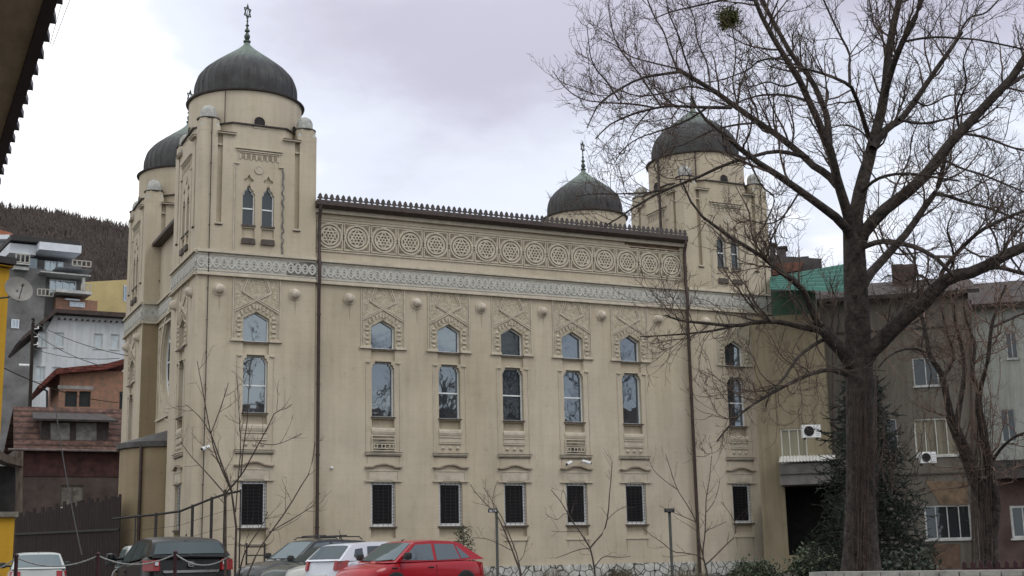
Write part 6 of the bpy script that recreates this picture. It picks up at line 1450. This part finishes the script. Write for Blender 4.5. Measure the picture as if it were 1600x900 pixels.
young('many stemmed young bare tree before the left tower beside the black car', 362, 24, [
    ([(367, 905), (368, 860), (369, 824), (365, 792), (361, 764), (350, 735), (340, 707), (334, 690), (329, 677), (322, 640), (318, 617), (308, 564)], 8, 2, 0),
    ([(352, 905), (352, 860), (352, 820), (352, 775), (352, 765)], 9, 7, .2),
    ([(352, 772), (333, 750), (315, 730), (297, 711), (282, 690)], 4.5, 1.8, .3),
    ([(352, 772), (366, 755), (378, 741), (392, 716), (405, 692), (418, 668), (431, 643), (444, 640), (456, 632)], 5, 2, -.4),
    ([(361, 766), (345, 730), (334, 700), (330, 678)], 5, 3, -.3),
    ([(329, 678), (340, 650), (352, 615), (357, 598)], 4, 1.8, .3),
    ([(329, 678), (315, 655), (300, 640), (290, 632)], 3, 1.5, -.3),
    ([(376, 745), (380, 700), (386, 660), (388, 620), (392, 560)], 5, 1.8, .3),
    ([(368, 800), (372, 750), (376, 700), (374, 655), (372, 620), (370, 588)], 4, 1.5, -.4),
    ([(384, 905), (394, 882), (405, 858), (427, 826), (450, 794), (467, 765), (484, 737), (490, 707), (492, 690)], 6, 2, .5),
    ([(420, 832), (455, 812), (482, 795), (491, 787), (500, 770)], 3.5, 1.5, .2),
    ([(372, 905), (380, 870), (390, 850), (410, 820), (418, 800)], 5, 2, -.5),
    ([(405, 692), (425, 695), (445, 690), (472, 677)], 3, 1.4, .3)], dens=3.2)
young('slender leaning sapling behind the red car beside the left flood light', 805, 42, [
    ([(815, 905), (812, 890), (806, 875), (801, 861), (795, 846), (789, 831), (782, 815), (774, 802), (764, 792), (755, 783), (742, 768), (735, 757)], 6, 1.8, 0),
    ([(815, 900), (808, 868), (796, 836), (786, 812), (776, 795), (764, 775), (756, 762)], 4, 1.5, .4),
    ([(801, 861), (780, 850), (760, 842), (738, 840)], 2.5, 1.4, -.4),
    ([(774, 802), (770, 785), (772, 768), (778, 750)], 2.2, 1.4, .3),
    ([(808, 880), (818, 868), (822, 850), (826, 838)], 2.5, 1.3, .3)], dens=2.6, lo=.3, hi=1.1)
young('sapling forking in a wide V in the middle of the front lawn', 928, 40, [
    ([(931, 905), (929, 890), (926, 872), (922, 856), (914, 843), (906, 831), (897, 818), (889, 805), (883, 795), (877, 785), (869, 775), (861, 765)], 6, 1.8, 0),
    ([(922, 856), (933, 843), (943, 831), (948, 815), (951, 795), (952, 778), (953, 765), (955, 747), (956, 729), (957, 722)], 5.5, 1.8, .3),
    ([(922, 857), (908, 858), (895, 862), (880, 868), (868, 872)], 3.5, 1.4, -.4),
    ([(906, 831), (892, 830), (878, 831), (862, 830)], 2.5, 1.3, .3),
    ([(930, 885), (940, 872), (952, 869), (970, 871), (985, 869)], 3, 1.4, -.3),
    ([(889, 805), (881, 803), (870, 812), (852, 803)], 2.2, 1.3, -.3),
    ([(949, 812), (958, 803), (968, 796), (980, 790)], 2.4, 1.3, .3),
    ([(889, 805), (886, 790), (884, 775), (880, 765)], 2.4, 1.3, .3)], dens=2.6, lo=.3, hi=1.1)
young('bushy young bare tree beside the right downpipe', 1103, 40, [
    ([(1106, 905), (1104, 890), (1100, 875), (1098, 865), (1101, 840), (1102.6, 813), (1103, 790), (1104, 773), (1108, 755), (1112, 712)], 6, 1.8, 0),
    ([(1098, 868), (1092, 840), (1086.7, 813), (1073, 788), (1058, 764), (1048, 735), (1040, 709)], 4.5, 1.6, .4),
    ([(1100, 876), (1090, 868), (1070, 864), (1052, 862), (1035, 848), (1017, 836), (1005, 826)], 4, 1.5, -.4),
    ([(1103, 882), (1112, 874), (1124, 862), (1136, 850), (1147, 839), (1150, 822), (1143, 806), (1127, 784)], 5, 1.5, .4),
    ([(1088, 816), (1070, 808), (1050, 800), (1030, 790)], 2.8, 1.4, -.3),
    ([(1104, 800), (1115, 785), (1122, 765), (1125, 748)], 2.8, 1.4, .3),
    ([(1060, 766), (1040, 752), (1022, 735), (1015, 720)], 2.5, 1.3, -.3),
    ([(1102, 830), (1120, 822), (1135, 815)], 2.4, 1.3, .3)], dens=3.2, lo=.3, hi=1.1)

# spruces
def spruce(label, px, d, ytop, halfw, m_, n=90, lo=.12, droop=-.05, twig=.010, dens=11, ybot=None, seedp=0, bare=0.0):
    b = gp(px, d); top = at(px, ytop, d); H = top.z-b.z; T = thing('spruce', b, label, 'spruce')
    m = MB(); m.tube([b, (top.x, top.y, top.z)], [H*.016+.02, .008], 7); m.build('trunk', BARK2, T)
    t = lo+(1-lo)*(np.arange(n)+rng.random(n))/n; W = halfw*d/F_PX; Lb = W*(1-t)**.62*rng.uniform(.7, 1.1, n)+.05; az = np.arange(n)*2.4+rng.random(n)*.8; k = 7
    P = np.zeros((n, k, 3)); P[:, 0] = np.array([b.x, b.y, 0])[None]+np.stack([np.zeros(n), np.zeros(n), b.z+H*t], 1); dr_ = np.stack([np.cos(az), np.sin(az), np.full(n, .12)], 1)
    for j in range(1, k): dr_[:, 2] += droop+(.06 if j > 4 else 0); dn = dr_/np.linalg.norm(dr_, axis=1, keepdims=True); P[:, j] = P[:, j-1]+dn*(Lb/(k-1))[:, None]
    Rr = np.linspace(.018, .006, k)[None]*np.ones((n, 1))*min(1, H/4)
    s1 = spawn(P, Rr, dens, .08*W+.05, .34*W+.08, ang=(35, 60), up=-.02, tipup=.02, wander=.1, k=5, tmin=.12, rfac=.7, rmax=twig, rmin=twig*.7, tip=.5)
    s2 = spawn(*s1, 26, .03, .09, ang=(35, 60), up=.05, tipup=.0, wander=.05, k=3, tmin=.02, rfac=.9, rmax=twig*.8, rmin=twig*.55, tip=.4)
    s3 = spawn(P, Rr, 30, .03, .09, ang=(35, 60), up=.05, tipup=.0, wander=.05, k=3, tmin=.02, rfac=.9, rmax=twig*.8, rmin=twig*.55, tip=.4)
    npmesh('boughs', [tubes(P, Rr, 4), tubes(*s1, 3), tubes(*s2, 3), tubes(*s3, 3)], m_, T)
SPR = mat('spruce_green', (.022, .032, .020), .8, .4, 2, c2=(.010, .014, .010))
spruce('dark spruce rising behind the trunk of the huge bare tree', 1368, 31, 552, 112, SPR, n=230, lo=.02, droop=-.07, twig=.020, dens=15)
spruce('small sparse spruce beside the tail of the red car', 724, 47, 819, 34, mat('young_spruce_green', (.045, .060, .030), .8, .4, 3, c2=(.022, .03, .016)), n=60, lo=.02, droop=-.02, twig=.018, dens=11)
# evergreen shrubs by the plinth
def shrub(label, px, d, w_px, h_px, m_, n=2600, size=.06):
    b = gp(px, d); T = thing('shrub', b, label, 'shrub'); W = w_px*d/F_PX/2; Hh = h_px; k = 60
    st = np.zeros((k, 5, 3)); az = rng.random(k)*6.28; el_ = rng.uniform(.35, 1.0, k)
    for j in range(5): t = j/4; st[:, j] = np.array(b)[None]+np.stack([np.cos(az)*W*t*(1.1-el_*.7), np.sin(az)*.8*t*(1.1-el_*.7), Hh*t**.85*el_*rng.uniform(.8, 1.05, k)], 1)+rng.normal(size=(k, 3))*.03*t
    npmesh('stems', [tubes(st, np.full((k, 5), .012), 4)], BARK2, T)
    i = rng.integers(0, k, n); f = rng.uniform(.3, 1.05, n)*4; ii = np.minimum(f.astype(int), 3); ff = (f-ii)[:, None]; C = st[i, ii]*(1-ff)+st[i, ii+1]*ff+rng.normal(size=(n, 3))*np.array([.11, .11, .07]); leafcloud(C, size, m_, T)
EVG = mat('evergreen_leaf', (.055, .075, .038), .6, .5, 3, c2=(.022, .032, .018)); EVD = mat('dark_evergreen_leaf', (.030, .042, .024), .6, .5, 3, c2=(.012, .018, .012))
shrub('spreading evergreen shrub before the right end of the stone plinth', 1180, 41, 110, .75, EVG)
shrub('taller grey green evergreen shrub before the dark doorway', 1275, 38, 105, 1.15, EVG, 3400)
shrub('dark low shrub at the foot of the spruce', 1425, 29, 110, .95, EVD, 3600)
shrub('small dark shrub between the red car and the middle sapling', 968, 44, 40, .55, mat('dry_leaf', (.05, .045, .035), .9, .4, 4), 500)
# dry tufts on the bank before the plinth
def tufts():
    n = 2600; px = rng.uniform(745, 1300, n); P = np.zeros((n, 4, 3)); 
    for i in range(n):
        b = gp(px[i], 43+rng.normal()*1.5); P[i, :] = np.array(b)
    h_ = rng.uniform(.12, .5, n)*(1+.5*np.sin(px*.06)); d = rng.normal(size=(n, 2))*.12
    for j in range(1, 4): t = j/3; P[:, j, 2] += h_*t; P[:, j, :2] += d*t*t
    o = npmesh('dry_grass', [tubes(P, np.array([[.008, .007, .005, .002]])*np.ones((n, 1)), 3)], mat('dry_grass', (.13, .11, .07), .9, .4, 3), None); o['kind'] = 'stuff'
tufts()
# bare treetops on the skyline at the far left
b = at(-6, 332, 300); 
# ------------------------------------------------------------------ the other side of the street (seen only in the windows)
T = thing('opposite_house', (58, -30, 0), 'long rendered house across the street, seen only in window reflections', 'house')
m = MB(); fr = Fr((58, -30, 0), (-1, 0, 0), (0, 1, 0)); hs = [rect(-38+7*k, -36+7*k, 2+4*j, 4+4*j) for k in range(11) for j in range(3)]
m.wall(fr, rect(-42, 42, 0, 14), [(h_, .2, True) for h_ in hs], 0); m.box(fr, -42, 42, 0, 14, -10, -.5); m.build('wall', stucco('street_render', (.22, .19, .15), 70, .3), T)
m = MB(); slab(m, [fr.p(-42.5, 13.9, .6), fr.p(42.5, 13.9, .6), fr.p(42.5, 19, -6), fr.p(-42.5, 19, -6)], .2); m.build('roof', TILE, T)
def street_tree(x, y, h_, label):
    T = thing('street_tree', (x, y, 0), label, 'tree', 'bare trees across the street'); Ls = [resample([(x, y, 0), (x+.1, y, h_*.3), (x-.2, y+.1, h_*.6), (x, y, h_)], [.4, .32, .2, .05], 14)]
    for k in range(14):
        a = k*2.4; z = h_*(.25+.6*k/14); r_ = h_*.32*(1-.5*k/14); Ls.append(resample([(x, y, z), (x+math.cos(a)*r_*.4, y+math.sin(a)*r_*.4, z+r_*.35), (x+math.cos(a)*r_*.8, y+math.sin(a)*r_*.8, z+r_*.8), (x+math.cos(a)*r_, y+math.sin(a)*r_, z+r_*1.2)], [.16, .11, .07, .03], 14))
    parts = []; limbs_to(parts, Ls, 7); npmesh('trunk', parts, BARK, T); P, r_ = stackl(Ls); a = spawn(P, r_, 2.0, .8, 3.2, ang=(30, 60), up=.08, tipup=.1, wander=.16, k=7, rmax=.045, rmin=.02); b_ = spawn(*a, 2.6, .4, 1.5, ang=(30, 60), up=.05, tipup=.1, wander=.2, k=5, rmax=.02, rmin=.012)
    npmesh('crown', [tubes(*a, 4), tubes(*b_, 3)], TWIG, T)
for x, y, h_, lb in ((31, -12, 24, 'bare street tree across the road nearest the near house'), (44, -16, 26, 'bare street tree across the road in second place from the near house'), (52, -12, 22, 'bare street tree across the road in third place from the near house'), (60, -15, 27, 'tallest bare street tree across the road'), (69, -13, 24, 'bare street tree across the road beyond the tallest one'), (86, -14, 26, 'farthest bare street tree across the road')): street_tree(x, y, h_, lb)
